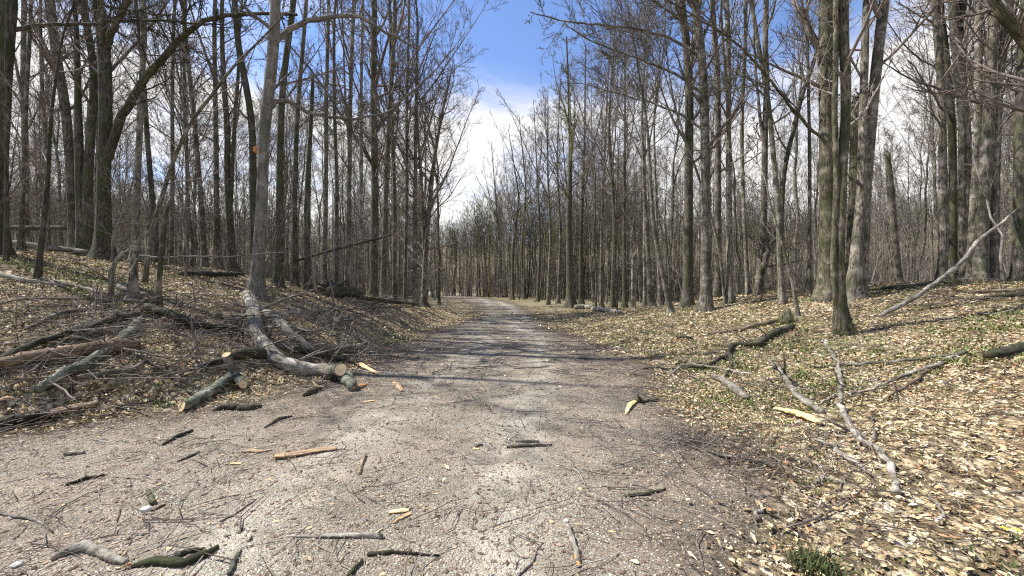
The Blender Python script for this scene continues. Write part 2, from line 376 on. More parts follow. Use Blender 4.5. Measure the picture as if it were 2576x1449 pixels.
def islandmat(name, cols, transl=0.0, rough=0.75):
    m, nt, b = mat(name)
    g = nt.nodes.new('ShaderNodeNewGeometry')
    c = ramp(nt, g.outputs['Random Per Island'], cols)
    tc = nt.nodes.new('ShaderNodeTexCoord')
    c = mixc(nt, mapr(nt, noise(nt, tc.outputs['Object'], 60, 3), 0.35, 0.7, 0, 0.35), c, tuple(x * 0.5 for x in cols[len(cols) // 2][1]))
    nt.links.new(c, b.inputs['Base Color']); b.inputs['Roughness'].default_value = rough
    return m
M_LEAF = islandmat('dry leaves', [(0.0, (0.06, 0.04, 0.022)), (0.17, (0.16, 0.11, 0.06)), (0.36, (0.34, 0.245, 0.135)), (0.54, (0.52, 0.41, 0.235)),
                                 (0.72, (0.68, 0.58, 0.36)), (0.84, (0.8, 0.73, 0.51)), (0.90, (0.55, 0.29, 0.14)), (0.95, (0.42, 0.2, 0.1)), (1.0, (0.83, 0.78, 0.64))])
M_PEB = islandmat('pebbles', [(0.0, (0.1, 0.09, 0.08)), (0.3, (0.25, 0.23, 0.2)), (0.6, (0.42, 0.39, 0.34)), (0.85, (0.55, 0.52, 0.46)), (1.0, (0.74, 0.72, 0.67))])
M_CHIPS = islandmat('bark crumbs', [(0.0, (0.05, 0.035, 0.025)), (0.5, (0.17, 0.115, 0.085)), (0.85, (0.32, 0.235, 0.18)), (1.0, (0.6, 0.45, 0.25))])
M_GREEN = islandmat('green shoots', [(0.0, (0.05, 0.075, 0.02)), (0.5, (0.12, 0.155, 0.04)), (1.0, (0.27, 0.29, 0.10))])
M_TWDEB = islandmat('loose twigs', [(0.0, (0.04, 0.03, 0.024)), (0.4, (0.10, 0.078, 0.063)), (0.75, (0.22, 0.185, 0.155)), (1.0, (0.45, 0.41, 0.36))])
def plain(name, c, rough=0.8):
    m, nt, b = mat(name); tc = nt.nodes.new('ShaderNodeTexCoord')
    col = mixc(nt, mapr(nt, noise(nt, tc.outputs['Object'], 30, 4), 0.3, 0.7), tuple(x * 0.75 for x in c), c)
    nt.links.new(col, b.inputs['Base Color']); b.inputs['Roughness'].default_value = rough; return m
M_GRASS = islandmat('grass blades', [(0.0, (0.03, 0.045, 0.014)), (0.6, (0.065, 0.085, 0.028)), (1.0, (0.16, 0.16, 0.06))])
M_STONE = plain('pale stone', (0.68, 0.66, 0.62)); M_PETAL = plain('yellow petals', (0.8, 0.62, 0.05)); M_FUNG = plain('orange wound', (0.55, 0.22, 0.07))
M_MOSS = islandmat('moss', [(0.0, (0.035, 0.05, 0.012)), (0.5, (0.08, 0.10, 0.02)), (1.0, (0.16, 0.18, 0.05))])

# ------------------------------------------------------------------ ground and track: one grid, split where gravel takes over
def axis(d0, lim, grow):
    a = [0.0]; d = d0
    while a[-1] < lim: a.append(a[-1] + d); d *= grow
    return np.array(a)
ax = axis(0.055, 470, 1.0215); gx = np.concatenate([-ax[:0:-1], ax])
ay = axis(0.05, 470, 1.0175); gy = np.concatenate([-axis(0.4, 60, 1.15)[:0:-1], ay])
GX, GY = np.meshgrid(gx, gy); TK = trackness(GX, GY); GZ = ground_h(GX, GY)
FD = ss(92, 95, GY) * (1 - ss(100, 104, GY)) * ss(0.5, 0.62, vnoise(GX / 14 + 3, GY / 30)) * ss(-40, -30, GX) * (1 - ss(70, 90, GX)) * 0.8
ny, nx = GX.shape
vid = np.arange(ny * nx).reshape(ny, nx)
Q = np.stack([vid[:-1, :-1], vid[:-1, 1:], vid[1:, 1:], vid[1:, :-1]], -1).reshape(-1, 4)
tq = TK.ravel()[Q].mean(1) > 0.5
Vg = np.stack([GX, GY, GZ], -1).reshape(-1, 3)
for nm, sel, m in (('ground', ~tq, M_GROUND), ('gravel_track', tq, M_TRACK)):
    q = Q[sel]; used, inv = np.unique(q.ravel(), return_inverse=True)
    me = mk_mesh(nm, Vg[used], inv.reshape(-1, 4), None, [m], {'trackness': ('FLOAT', TK.ravel()[used]), 'mid': ('FLOAT', midness(GX, GY).ravel()[used]), 'wheel': ('FLOAT', wheels(GX, GY).ravel()[used]), 'verge': ('FLOAT', ss(17, 32, GY).ravel()[used]), 'field': ('FLOAT', FD.ravel()[used])})
    tag(link(nm, me), kind='structure')

# ------------------------------------------------------------------ growing trees
def kids(P, R, n, tlo, thi, ang, lenf, K, up, wig, rs, r0f, rmin, droop=0.0, g=None, abslen=None):
    g = g or rng
    N_, Kp, _ = P.shape
    t = tlo + (thi - tlo) * (np.arange(n)[None, :] + g.random((N_, n))) / n
    f = t * (Kp - 1); i = np.clip(f.astype(int), 0, Kp - 2); fr = f - i
    idx = np.arange(N_)[:, None]
    a = P[idx, i]; b = P[idx, i + 1]; pos = a + (b - a) * fr[..., None]; tan = unit(b - a)
    rad = R[idx, i] * (1 - fr) + R[idx, i + 1] * fr
    pos = pos.reshape(-1, 3); tan = tan.reshape(-1, 3); rad = rad.ravel(); tt = t.ravel()
    m = len(pos)
    rv = unit(g.normal(size=(m, 3))); pp = unit(np.cross(tan, rv))
    an = np.radians(ang + g.normal(size=m) * 10)[:, None]
    d = np.cos(an) * tan + np.sin(an) * pp
    plen = np.repeat(np.linalg.norm(P[:, -1] - P[:, 0], axis=1), n)
    ln = (abslen(tt, g) if abslen else plen * lenf * (1.05 - 0.65 * tt) * (0.6 + 0.8 * g.random(m)))
    out = np.zeros((m, K, 3)); out[:, 0] = pos; st = ln / (K - 1)
    for k in range(1, K):
        d = unit(d + np.array([0, 0, 1.0]) * (up / K) - np.array([0, 0, 1.0]) * droop * k / K / K + g.normal(size=(m, 3)) * wig)
        out[:, k] = out[:, k - 1] + d * st[:, None]
    r0 = np.clip(rad * r0f, rmin, None)
    rr = r0[:, None] * np.linspace(1, 0.3, K)[None, :]
    return out, np.maximum(rr, rmin * 0.8)

def crown(P, R, g, n1=26, t0=0.35, len1=5.0, levels=4, rmin=0.006, n=(6, 5, 3), ang1=44, up1=0.55, acc=None, leaders=5, ltop=None):
    """branches of a trunk polyline: a few ascending leaders that spread like a vase, then side branches and twigs"""
    acc = acc or Acc(); P = P[None]; R = R[None]
    H = float(P[0, -1, 2] - P[0, 0, 2])
    al = lambda t, g: len1 * np.clip(1.3 - t, 0.35, 1) * (0.4 + 0.8 * g.random(len(t)))
    a, ra = kids(P, R, n1, t0, 0.985, ang1 + 6, 1, 8, up1, 0.085, 0, 0.38, rmin * 2, g=g, abslen=al)
    if leaders:
        ld, rl = kids(P, R, leaders, max(t0, 0.32), 0.72, 24, 1, 12, 0.35, 0.05, 0, 0.62, rmin * 3, g=g, abslen=lambda t, g: H * (1.02 - t) * g.uniform(0.75, 1.0, len(t)))
        rl = rl * np.linspace(1, 0.55, 12)[None]
        acc.tubes(ld, rl, 6)
        a2, ra2 = kids(ld, rl, max(5, n1 // 3), 0.12, 0.98, 36, 1, 8, up1, 0.08, 0, 0.5, rmin * 2, g=g, abslen=lambda t, g: len1 * 0.8 * (1.25 - t) * (0.4 + 0.8 * g.random(len(t))))
        a = np.concatenate([a, a2]); ra = np.concatenate([ra, ra2])
    ra = np.minimum(ra, 0.06 * np.linspace(1, 0.2, 8)[None])
    acc.tubes(a, ra, 4)
    b, rb = kids(a, ra, n[0], 0.15, 0.97, 36, 0.5, 6, 0.35, 0.09, 0, 0.6, rmin * 1.3, g=g)
    acc.tubes(b, rb, 3)
    if levels >= 3:
        c, rc = kids(b, rb, n[1], 0.15, 0.97, 36, 0.5, 4, 0.25, 0.1, 0, 0.7, rmin, g=g)
        acc.tubes(c, rc, 3)
        if levels >= 4:
            d, rd = kids(c, rc, n[2], 0.2, 0.97, 34, 0.55, 2, 0.2, 0.1, 0, 0.8, rmin * 0.8, g=g)
            acc.tubes(d, rd, 3)
    return acc

def trunk_template(g, H, r, lean=0.6, K=22):
    t = np.linspace(0, 1, K); P = np.zeros((K, 3))
    w = np.cumsum(g.normal(size=(K, 2)) * 0.07, 0); w -= w[0]
    P[:, :2] = w + np.outer(t, g.normal(size=2) * lean); P[:, 2] = t * H - 0.3
    R = r * np.interp(t, [0, 0.4, 0.7, 1], [1, 0.72, 0.36, 0.06]) * (1 + 0.5 * np.exp(-(t * H) / 0.35))
    return P, R

TEMPL = []
def make_templates():
    specs = [  # H, r, t0, len1, n1, fork, twig material, bark
        (23, 0.105, 0.40, 4.0, 30, False, B_TWIG, B_GREY), (21, 0.08, 0.45, 3.2, 26, False, B_TWIG, B_GREY),
        (24, 0.14, 0.38, 5.0, 32, True, B_TWIG, B_DARK), (22, 0.095, 0.30, 4.6, 34, True, B_TWIG, B_GREY),
        (20, 0.06, 0.40, 2.8, 26, False, B_TWIGP, B_PALE), (24, 0.12, 0.48, 4.4, 30, True, B_TWIG, B_GREY),
        (18, 0.055, 0.30, 2.8, 28, False, B_TWIG, B_GREY), (22, 0.105, 0.22, 5.2, 38, True, B_TWIGP, B_GREY),
        (19, 0.075, 0.25, 4.0, 34, False, B_TWIGG, B_GREY), (23, 0.09, 0.5, 3.6, 28, True, B_TWIG, B_PALE)]
    for i, (H, r, t0, l1, n1, fork, tm, bk) in enumerate(specs):
        g = np.random.default_rng(100 + i)
        P, R = trunk_template(g, H, r)
        ta = Acc(); ta.tubes(P, R, 9, rough=0.03)
        ca = Acc(); crown(P, R, g, int(n1 * 0.7), t0, l1, acc=ca, rmin=0.0055, leaders=3)
        if fork:
            k0 = int(len(P) * g.uniform(0.35, 0.5)); q = P[k0:].copy(); a = g.uniform(0, 6.28); s = np.linspace(0, 1, len(q))
            q[:, 0] += np.cos(a) * (2.2 * s ** 0.8); q[:, 1] += np.sin(a) * (2.2 * s ** 0.8); q[:, 2] -= s * 2
            rr = R[k0:] * 0.75
            ta.tubes(q, rr, 7, rough=0.03); crown(q, rr, g, int(n1 * 0.5), 0.2, l1 * 0.8, acc=ca, rmin=0.0065, leaders=2)
        TEMPL.append((ta.mesh('trunk', bk), ca.mesh('crown', tm), H))
make_templates()

def place_template(i, x, y, rz, s, label, group, name='bare_tree', cat='tree'):
    tm, cm, H = TEMPL[i]
    z = float(ground_h(x, y))
    o = thing(name, (x, y, z - 0.05), label, cat, group); o.rotation_euler = (0, 0, rz); o.scale = (s, s, s)
    link('trunk', tm, o); link('crown', cm, o)
    return o

# ------------------------------------------------------------------ trees one can single out
taken = []      # (x, y) of every standing stem
def stem_px(pts, Y, wpx, Htop=20.0, dy=0.0, K=26, flare=0.5, g=None, extend=True):
    """picture polyline (base first) at distance Y -> trunk polyline with radii in metres; goes on above the frame"""
    g = g or rng
    P = np.array([apt(x, y, Y + dy * i / max(1, len(pts) - 1)) for i, (x, y) in enumerate(pts)])
    zb = float(ground_h(P[0, 0], P[0, 1])); P[0, 2] = min(P[0, 2], zb) - 0.12
    ws = np.interp(np.linspace(0, 1, len(pts)), np.linspace(0, 1, len(wpx)), wpx)
    R = ws * 0.86 / 2 * Y / FP
    if extend and P[-1, 2] < Htop - 1:
        d = unit(P[-1] - P[-2]); d = unit(d * np.array([0.6, 0.6, 1]) + np.array([0, 0, 0.6])); n = 5; dz = (Htop - P[-1, 2])
        P = np.concatenate([P, [P[-1] + d * dz * (j + 1) / n + np.append(g.normal(size=2) * 0.15, 0) for j in range(n)]])
        R = np.concatenate([R, R[-1] * np.linspace(0.85, 0.12, n)])
    Q, r = resample(P, R, K)
    hgt = Q[:, 2] - zb
    r = r * (1 + flare * np.exp(-np.maximum(hgt, 0) / 0.28))
    return Q, r
def hero_tree(name, label, Y, pts, w, bk, tw=None, H=20, n1=26, t0=0.3, len1=3.2, levels=3, seed=0, extra=(), dy=0.0, broken=False, group=None,
              sides=14, ang1=46, cat='tree', K=30, flare=0.45, trunks=(), rough=0.045):
    """extra: limbs (px points, width px, end depth); trunks: more stems (pts, w)"""
    g = np.random.default_rng(seed + 500); tw = tw or B_TWIG
    Q, r = stem_px(pts, Y, w, H, dy, K=K, g=g, extend=not broken, flare=flare)
    base = Q[0].copy(); base[2] = float(ground_h(base[0], base[1]))
    taken.append((base[0], base[1]))
    o = thing(name, base, label, cat, group)
    P0 = np.concatenate([Q[:1] * 1.0, np.array([Q[0] + (Q[1] - Q[0]) * q for q in (.12, .22, .34, .5, .7)]), Q[1:]]); r0_ = np.concatenate([r[:1], [r[0] + (r[1] - r[0]) * q for q in (.12, .22, .34, .5, .7)], r[1:]])
    hh_ = np.maximum(P0[:, 2] - base[2], 0)
    a = Acc(); a.tubes(P0 - base, r0_ , max(sides, 12), rough=rough, cap=broken, lobe=(0.55 if r[0] > 0.07 else 0.2) * np.exp(-hh_ / (0.12 + r[0] * 0.7)))
    if broken:      # splintered top
        top = Q[-1] - base
        for q in range(5):
            d = np.array([g.normal() * 0.12, g.normal() * 0.12, 1]); off = np.append(g.normal(size=2) * r[-1] * 0.45, 0)
            a.tubes(np.array([top + off - [0, 0, 0.1], top + off + d * r[-1] * g.uniform(1, 2.6)]), np.array([r[-1] * 0.5, r[-1] * 0.06]), 5)
    ca = Acc()
    for (p2, w2) in trunks:
        Q2, r2 = stem_px(p2, Y, w2, H * 0.95, dy, K=K, g=g, flare=0.0)
        if p2[0][1] > pts[0][1] - 30 and abs(p2[0][0] - pts[0][0]) < 60: pass
        a.tubes(Q2 - base, r2, max(8, sides - 2), rough=rough)
        if n1: crown(Q2 - base, r2, g, int(n1 * 0.5), t0, len1, levels, acc=ca, leaders=2 if H > 12 else 0)
    link('trunk', a.mesh('trunk', bk), o)
    for (pp, wp, ye) in extra:
        P = np.array([apt(x, y, Y + (ye - Y) * (i / (len(pp) - 1))) for i, (x, y) in enumerate(pp)]); R = np.linspace(wp[0], wp[1], len(pp)) / 2 * Y / FP
        P2, R2 = resample(P, R, 24); P2[1:-1] += g.normal(size=(22, 3)) * 0.015
        la = Acc(); la.tubes(P2 - base, R2, 8, rough=0.04)
        crown(P2 - base, R2 * 0.8, g, 22, 0.2, len1 * 0.55, 4, acc=la, ang1=48, up1=0.3, leaders=0)
        link('branch', la.mesh('branch', bk), o)
    if n1 and not broken:
        crown(Q - base, r, g, int(n1 * (0.4 if pts[0][0] < 1000 else 0.6)) if Y < 19 and H > 12 else n1, t0, len1, levels, acc=ca, ang1=ang1, leaders=(1 if Y < 19 else 4) if H > 12 else 0)
    if ca.V: link('crown', ca.mesh('crown', tw), o)
    return o, base

# left wood
hero_tree('dark_tree', 'dark thick trunk cut by the left edge of the picture, leaning right', 9.0, [(-18, 668), (-12, 430), (1, 213), (19, 0)], [50, 46, 44, 42], B_DARK, seed=1,
          extra=[([(8, 84), (55, 68), (110, 62), (160, 58), (210, 62), (270, 55), (350, 52), (410, 50), (470, 58), (560, 62)], (11, 4), 10.5)], len1=2.8)
hero_tree('grey_tree', 'grey brown trunk left of the big double trunk on the left bank', 15, [(189, 628), (184, 533), (176, 400), (165, 267), (144, 160), (125, 0)], [28, 22, 22, 22, 20], B_GREY, seed=2)
hero_tree('twin_stem_tree', 'dark ivy-green tree with two stems just left of the thickest left trunk', 13.5, [(214, 632), (206, 533), (199, 400), (197, 300), (195, 180), (192, 40)], [32, 24, 18, 15, 10], B_DARK, seed=3,
          trunks=[([(220, 634), (221, 427), (229, 320), (240, 213), (235, 150), (215, 53), (209, 0)], [26, 20, 18, 16, 15])])
o_big, b_big = hero_tree('large_tree', 'thickest dark tree on the left bank with a long limb arching right', 12.5, [(258, 640), (261, 533), (261, 427), (266, 320), (266, 213), (261, 107), (245, 0)], [40, 32, 30, 30, 30, 28, 26], B_DARK, seed=4, len1=3.4,
          extra=[([(270, 400), (280, 363), (299, 309), (341, 229), (373, 187), (427, 128), (469, 85), (507, 53), (560, 35), (640, 33), (747, 37)], (22, 6), 11.5),
                 ([(268, 120), (283, 78), (305, 35), (328, -10), (350, -60)], (17, 10), 12.0)])
hero_tree('pale_tree', 'slim pale trunk crossing in front of the arching limb on the left bank', 14, [(341, 660), (341, 533), (347, 427), (352, 320), (355, 213), (363, 107), (358, 0)], [18, 15, 14, 14, 13], B_PALE, B_TWIGP, seed=5)
hero_tree('grey_tree', 'grey trunk leaning left just right of the slim pale trunk', 15, [(394, 668), (389, 560), (379, 453), (368, 320), (363, 213), (352, 100), (340, 0)], [15, 13, 12, 10, 8], B_GREY, seed=6)
hero_tree('grey_tree', 'thin leaning trunk midway between the large left tree and the smooth beech', 17, [(517, 660), (504, 480), (493, 347), (483, 240), (472, 160), (464, 53), (463, 0)], [15, 12, 11, 10, 9], B_GREY, seed=7)
hero_tree('grey_tree', 'straight thin trunk, third to the left of the smooth beech', 17, [(553, 668), (545, 533), (544, 373), (541, 213), (539, 107), (540, 0)], [16, 13, 12, 11, 10], B_GREY, seed=8)
hero_tree('dark_tree', 'forked dark trunk left of the smooth beech, base right of the dark fallen log', 16, [(586, 690), (579, 560), (571, 453), (573, 320), (565, 240), (560, 160), (557, 0)], [21, 16, 15, 13, 10], B_DARK, seed=9,
          trunks=[([(574, 340), (590, 290), (600, 200), (601, 60)], [10, 9, 7])])
o_w, b_w = hero_tree('dark_tree', 'dark trunk immediately behind the left side of the smooth beech with an orange wound', 13, [(645, 700), (637, 587), (637, 427), (635, 299), (613, 187), (597, 107), (589, 0)], [24, 19, 18, 17, 16, 15], B_DARK, seed=10)
hero_tree('smooth_beech_tree', 'smooth grey beech with a bent trunk at the head of the cut logs', 10.5, [(645, 722), (649, 660), (655, 560), (664, 470), (659, 400), (664, 320), (683, 187), (688, 107), (696, 0)], [36, 32, 29, 30, 29, 30, 30, 26], B_BEECH, B_TWIGP, seed=11, len1=2.6, sides=18, rough=0.02,
          extra=[([(675, 275), (686, 256), (705, 250), (735, 256), (765, 280), (790, 291), (815, 288), (850, 298), (900, 300), (945, 288), (1000, 272)], (13, 4), 11.5),
                 ([(688, 112), (705, 92), (740, 66), (790, 48), (860, 38), (920, 42), (958, 78), (1010, 98), (1050, 125)], (16, 5), 12.5)])
hero_tree('dark_tree', 'dark trunk just right of the smooth beech', 13.5, [(699, 708), (704, 533), (704, 373), (709, 240), (720, 133), (736, 32), (742, -20)], [24, 18, 17, 16, 15], B_DARK, seed=12)
hero_tree('grey_tree', 'second trunk right of the smooth beech, leaning right', 15, [(741, 712), (741, 533), (744, 373), (749, 267), (763, 107), (771, 0)], [16, 13, 12, 11, 10], B_GREY, seed=13)
hero_tree('broken_snag', 'tall broken dark snag with a splintered top right of the beech', 14.5, [(773, 716), (773, 507), (776, 420), (783, 300), (787, 194)], [22, 17, 14, 10, 9], B_DARK, seed=14, broken=True, cat='dead tree')
hero_tree('leaning_tree', 'thin tree leaning far to the right across the left wood', 9.0, [(362, 700), (378, 600), (395, 533), (437, 400), (480, 304), (533, 240), (587, 165), (656, 101), (720, 30)], [12, 11, 10, 9, 8, 6, 4], B_GREY, seed=15, n1=14, H=8, len1=1.6)
hero_tree('young_tree', 'young dark tree at far left in front of the bank, leaning slightly right', 7.2, [(84, 782), (95, 690), (107, 587), (118, 480), (123, 427), (125, 320), (140, 200), (160, 60)], [14, 12, 11, 9, 7, 5], B_DARK, seed=16, n1=18, H=9, len1=1.6)
hero_tree('broken_tree', 'short broken tree with a splintered top standing left of the cut logs', 7.4, [(397, 772), (401, 700), (406, 640), (413, 560), (423, 515)], [14, 12, 13, 12, 9], B_MOSS, seed=17, broken=True, cat='dead tree')
hero_tree('broken_stub', 'pale waist-high broken trunk above the mossy fallen branches', 7.4, [(338, 775), (336, 720), (337, 655)], [21, 19, 18], B_GREY, seed=18, broken=True, cat='dead tree')
for i, (x, yb, Yd, wd, lean, bk, lb) in enumerate([
    (14, 700, 8.0, 9, 4, B_DARK, 'thin dark stem right of the edge trunk at far left'),
    (50, 690, 11, 10, 30, B_GREY, 'slender stem leaning right between the edge trunk and the young dark tree'),
    (120, 690, 13, 9, -20, B_GREY, 'slim grey stem right behind the young dark tree at far left'),
    (62, 640, 16, 14, -2, B_GREY, 'upright grey trunk at far left near the hanging log'),
    (430, 680, 18, 10, 8, B_GREY, 'thin grey trunk behind the short broken tree'),
    (470, 690, 19, 9, -8, B_PALE, 'thin pale trunk left of the dark fallen log on the bank'),
    (815, 735, 17, 12, 12, B_GREY, 'grey trunk right of the tall snag, leaning right'),
    (846, 738, 16, 10, -6, B_DARK, 'dark slender trunk above the root stump'),
    (872, 742, 19, 13, 18, B_GREY, 'grey trunk behind the root stump, leaning toward the track'),
    (905, 742, 17, 10, 8, B_PALE, 'pale thin trunk right of the root stump'),
    (940, 745, 21, 20, 2, B_DARK, 'thick dark trunk in the corner wood left of the track'),
    (962, 746, 20, 15, 35, B_GREY, 'grey trunk fanning right beside the thick dark corner trunk'),
    (992, 748, 22, 11, -10, B_GREY, 'slim trunk second from the last on the left edge of the track'),
    (1018, 750, 23, 9, 12, B_GREY, 'thin grey trunk left of the pale straight corner tree')]):
    xt = x + lean
    hero_tree('grey_tree', lb, Yd, [(x, yb), (x + lean * 0.2 + 3, yb * 0.62), (x + lean * 0.6 - 2, yb * 0.35), (xt, 0)], [wd * 1.15, wd, wd * 0.9, wd * 0.75], bk, seed=30 + i, H=21, n1=26, len1=3.4, t0=0.28)
hero_tree('pale_tree', 'straight pale tree at the left edge of the track', 23, [(1044, 757), (1045, 600), (1045, 400), (1048, 200), (1052, 20)], [13, 11, 10, 9, 6], B_PALE, B_TWIGP, seed=50, H=20.5, n1=30, len1=3.8, levels=4, t0=0.25)
hero_tree('corner_tree', 'spreading tree at the track corner whose branches reach over the gravel', 24, [(1066, 757), (1070, 640), (1080, 520), (1092, 400), (1112, 280), (1135, 190)], [19, 15, 13, 11, 8, 5], B_GREY, seed=51, H=16, n1=32, len1=4.3, levels=4, t0=0.12, ang1=56,
          trunks=[([(1073, 600), (1060, 450), (1050, 320), (1046, 190)], [10, 9, 7, 5])])
# right wood
hero_tree('dark_tree', 'dark thick trunk left of the flared grey trunk at the right edge of the track', 16, [(1729, 780), (1732, 593), (1732, 415), (1735, 237), (1729, 119), (1717, 30), (1708, -20)], [30, 23, 23, 22, 20], B_DARK, seed=60, len1=4)
hero_tree('flared_tree', 'straight grey trunk with flared foot nearest the track on the right', 13.8, [(1776, 800), (1776, 652), (1776, 474), (1773, 296), (1767, 148), (1753, 36), (1742, -30)], [32, 26, 24, 22, 22], B_PALE, seed=61, len1=4.6, n1=30, t0=0.3,
          extra=[([(1766, 150), (1730, 120), (1680, 90), (1600, 72), (1500, 62), (1400, 50), (1335, 30)], (9, 3), 15), ([(1771, 240), (1710, 190), (1640, 160), (1560, 130), (1480, 100), (1420, 60)], (8, 3), 16),
                 ([(1773, 330), (1720, 290), (1650, 262), (1570, 240), (1490, 215), (1415, 205)], (7, 2), 17), ([(1760, 90), (1700, 40), (1640, 0), (1560, -40)], (8, 4), 15)])
hero_tree('grey_tree', 'grey trunk directly right of the flared trunk, half behind it', 17, [(1806, 770), (1806, 533), (1806, 356), (1806, 207), (1800, 118), (1790, 0)], [20, 16, 16, 15], B_GREY, seed=62, len1=4)
hero_tree('banded_tree', 'pale banded trunk beside a thin leaning one on the right bank', 14.2, [(1836, 798), (1835, 652), (1834, 474), (1832, 296), (1834, 178), (1829, 0)], [19, 16, 15, 14, 13], B_PALE, B_TWIGP, seed=63,
          trunks=[([(1826, 790), (1812, 628), (1782, 521), (1750, 420), (1715, 330), (1690, 240)], [9, 8, 7, 6, 4])])
hero_tree('pale_tree', 'whitish slim trunk on the crest right of the banded trunk', 17, [(1884, 756), (1874, 593), (1868, 444), (1865, 296), (1874, 148), (1877, 0)], [12, 10, 10, 9], B_PALE, B_TWIGP, seed=64)
hero_tree('grey_tree', 'kinked grey brown trunk on the right crest with a broken stub near its foot', 16, [(1907, 745), (1921, 563), (1924, 415), (1924, 284), (1933, 231), (1924, 148), (1927, 0)], [20, 16, 15, 14], B_GREY, seed=65,
          extra=[([(1910, 700), (1925, 655), (1940, 615), (1953, 590)], (20, 9), 15.5)])
hero_tree('leaning_tree', 'trunk leaning left as it rises, behind the pale sapling on the right bank', 12.2, [(1972, 798), (1960, 628), (1960, 533), (1942, 356), (1933, 237), (1913, 148), (1889, 0)], [17, 14, 13, 12, 10], B_PALE, seed=66)
hero_tree('crooked_tree', 'crooked pale sapling stem curving left at the head of the dark forked log', 10.5, [(2014, 832), (1995, 711), (1978, 652), (1966, 600), (1945, 540), (1930, 480)], [11, 9, 8, 7, 4], B_PALE, seed=67, n1=12, H=6.5, len1=1.4, cat='sapling')
hero_tree('curved_tree', 'curved dark trunk bending right between the leaning tree and the big cluster', 15, [(1962, 760), (1966, 533), (1972, 403), (2001, 326), (2013, 237), (2043, 172), (2067, 107), (2072, -10)], [14, 12, 12, 11, 10, 9], B_DARK, seed=68)
hero_tree('grey_tree', 'slender trunk just left of the big trunk cluster on the right', 13, [(2034, 782), (2037, 593), (2037, 356), (2034, 250), (2030, 0)], [10, 9, 8, 7], B_GREY, seed=69)
hero_tree('massive_tree', 'thickest trunk of the right cluster, greenish brown', 11.5, [(2084, 760), (2084, 593), (2081, 474), (2078, 296), (2076, 119), (2078, 0)], [52, 40, 35, 33, 33], B_MOSS, seed=70, len1=4,
          extra=[([(2080, 360), (2040, 320), (1990, 270), (1940, 205), (1880, 130), (1800, 70), (1730, 30), (1660, -10)], (8, 3), 10)])
o_m, b_m = hero_tree('mossy_tree', 'near twin-stemmed dark tree with a mossy foot in front of the right cluster', 7.9, [(2127, 868), (2114, 790), (2110, 711), (2114, 533), (2120, 385), (2132, 237), (2120, 89), (2120, 0)], [34, 28, 26, 25, 24, 26, 24], B_MOSS, seed=71, H=14, len1=2.6, rough=0.06,
          trunks=[([(2118, 820), (2093, 700), (2100, 560), (2108, 440), (2096, 300), (2105, 160), (2100, 0)], [16, 15, 15, 14, 13])])
hero_tree('pale_tree', 'broad grey trunk right of the mossy twin tree, forking high up', 11.0, [(2144, 775), (2155, 622), (2168, 504), (2170, 356), (2173, 237), (2176, 119), (2179, 0)], [34, 27, 24, 20, 18, 16], B_GREY, seed=72, len1=3.5,
          trunks=[([(2170, 520), (2182, 440), (2187, 356), (2203, 178), (2221, 30), (2226, -20)], [20, 24, 26, 26, 24])])
hero_tree('broken_snag', 'thick brown snag broken off in the middle of the right cluster', 12.5, [(2138, 745), (2148, 560), (2152, 400), (2156, 258)], [30, 28, 27, 30], B_MOSS, seed=73, broken=True, cat='dead tree')
hero_tree('broken_snag', 'grey snag with a pointed top between the two right clusters', 17, [(2262, 725), (2250, 600), (2241, 474), (2232, 384)], [20, 18, 17, 12], B_GREY, seed=74, broken=True, cat='dead tree')
hero_tree('banded_tree', 'leftmost trunk of the far right cluster', 14, [(2369, 710), (2375, 593), (2372, 415), (2369, 237), (2360, 89), (2351, -10)], [22, 19, 18, 19, 20], B_GREY, seed=75, len1=4)
hero_tree('dark_tree', 'dark trunk second from the left in the far right cluster', 15, [(2396, 706), (2398, 474), (2395, 300), (2378, 120), (2360, 0)], [20, 18, 17, 16], B_DARK, seed=76, len1=4)
hero_tree('grey_tree', 'grey forked trunk in the middle of the far right cluster', 14.5, [(2428, 712), (2428, 533), (2430, 326), (2416, 207), (2404, 89), (2396, -10)], [27, 24, 24, 24, 20], B_GREY, seed=77, len1=4,
          trunks=[([(2424, 300), (2419, 200), (2423, 100), (2420, -10)], [18, 17, 16, 15])])
hero_tree('pale_tree', 'straight pale trunk in the far right cluster behind the white leaning branch', 13, [(2443, 722), (2449, 533), (2461, 356), (2461, 178), (2461, -10)], [22, 18, 17, 16], B_PALE, B_TWIGP, seed=78)
hero_tree('large_tree', 'broad brown tree leaning right, rightmost but one of the far right cluster', 12.5, [(2464, 722), (2473, 533), (2487, 296), (2493, 148), (2502, 30), (2508, -20)], [32, 27, 26, 24, 22], B_GREY, seed=79, len1=4,
          trunks=[([(2494, 320), (2502, 270), (2523, 148), (2541, 30), (2548, -20)], [17, 16, 15, 14])])
hero_tree('grey_tree', 'brown slim trunk with a knob beside the broad leaning tree', 15, [(2510, 712), (2505, 560), (2508, 415), (2515, 250), (2520, 0)], [16, 14, 14, 10], B_GREY, seed=80)
hero_tree('dark_tree', 'dark thick trunk at the right edge of the picture', 11.5, [(2566, 720), (2566, 474), (2569, 296), (2578, 100), (2585, -20)], [30, 27, 26, 24], B_DARK, seed=81, len1=4)
hero_tree('edge_tree', 'big tree just outside the right edge whose limb crosses the upper corner', 8.0, [(2680, 760), (2670, 500), (2650, 260), (2620, 150), (2580, 100), (2523, 45), (2493, 0), (2470, -60)], [40, 34, 30, 26, 24, 22], B_MOSS, seed=82, len1=2.5, H=12)
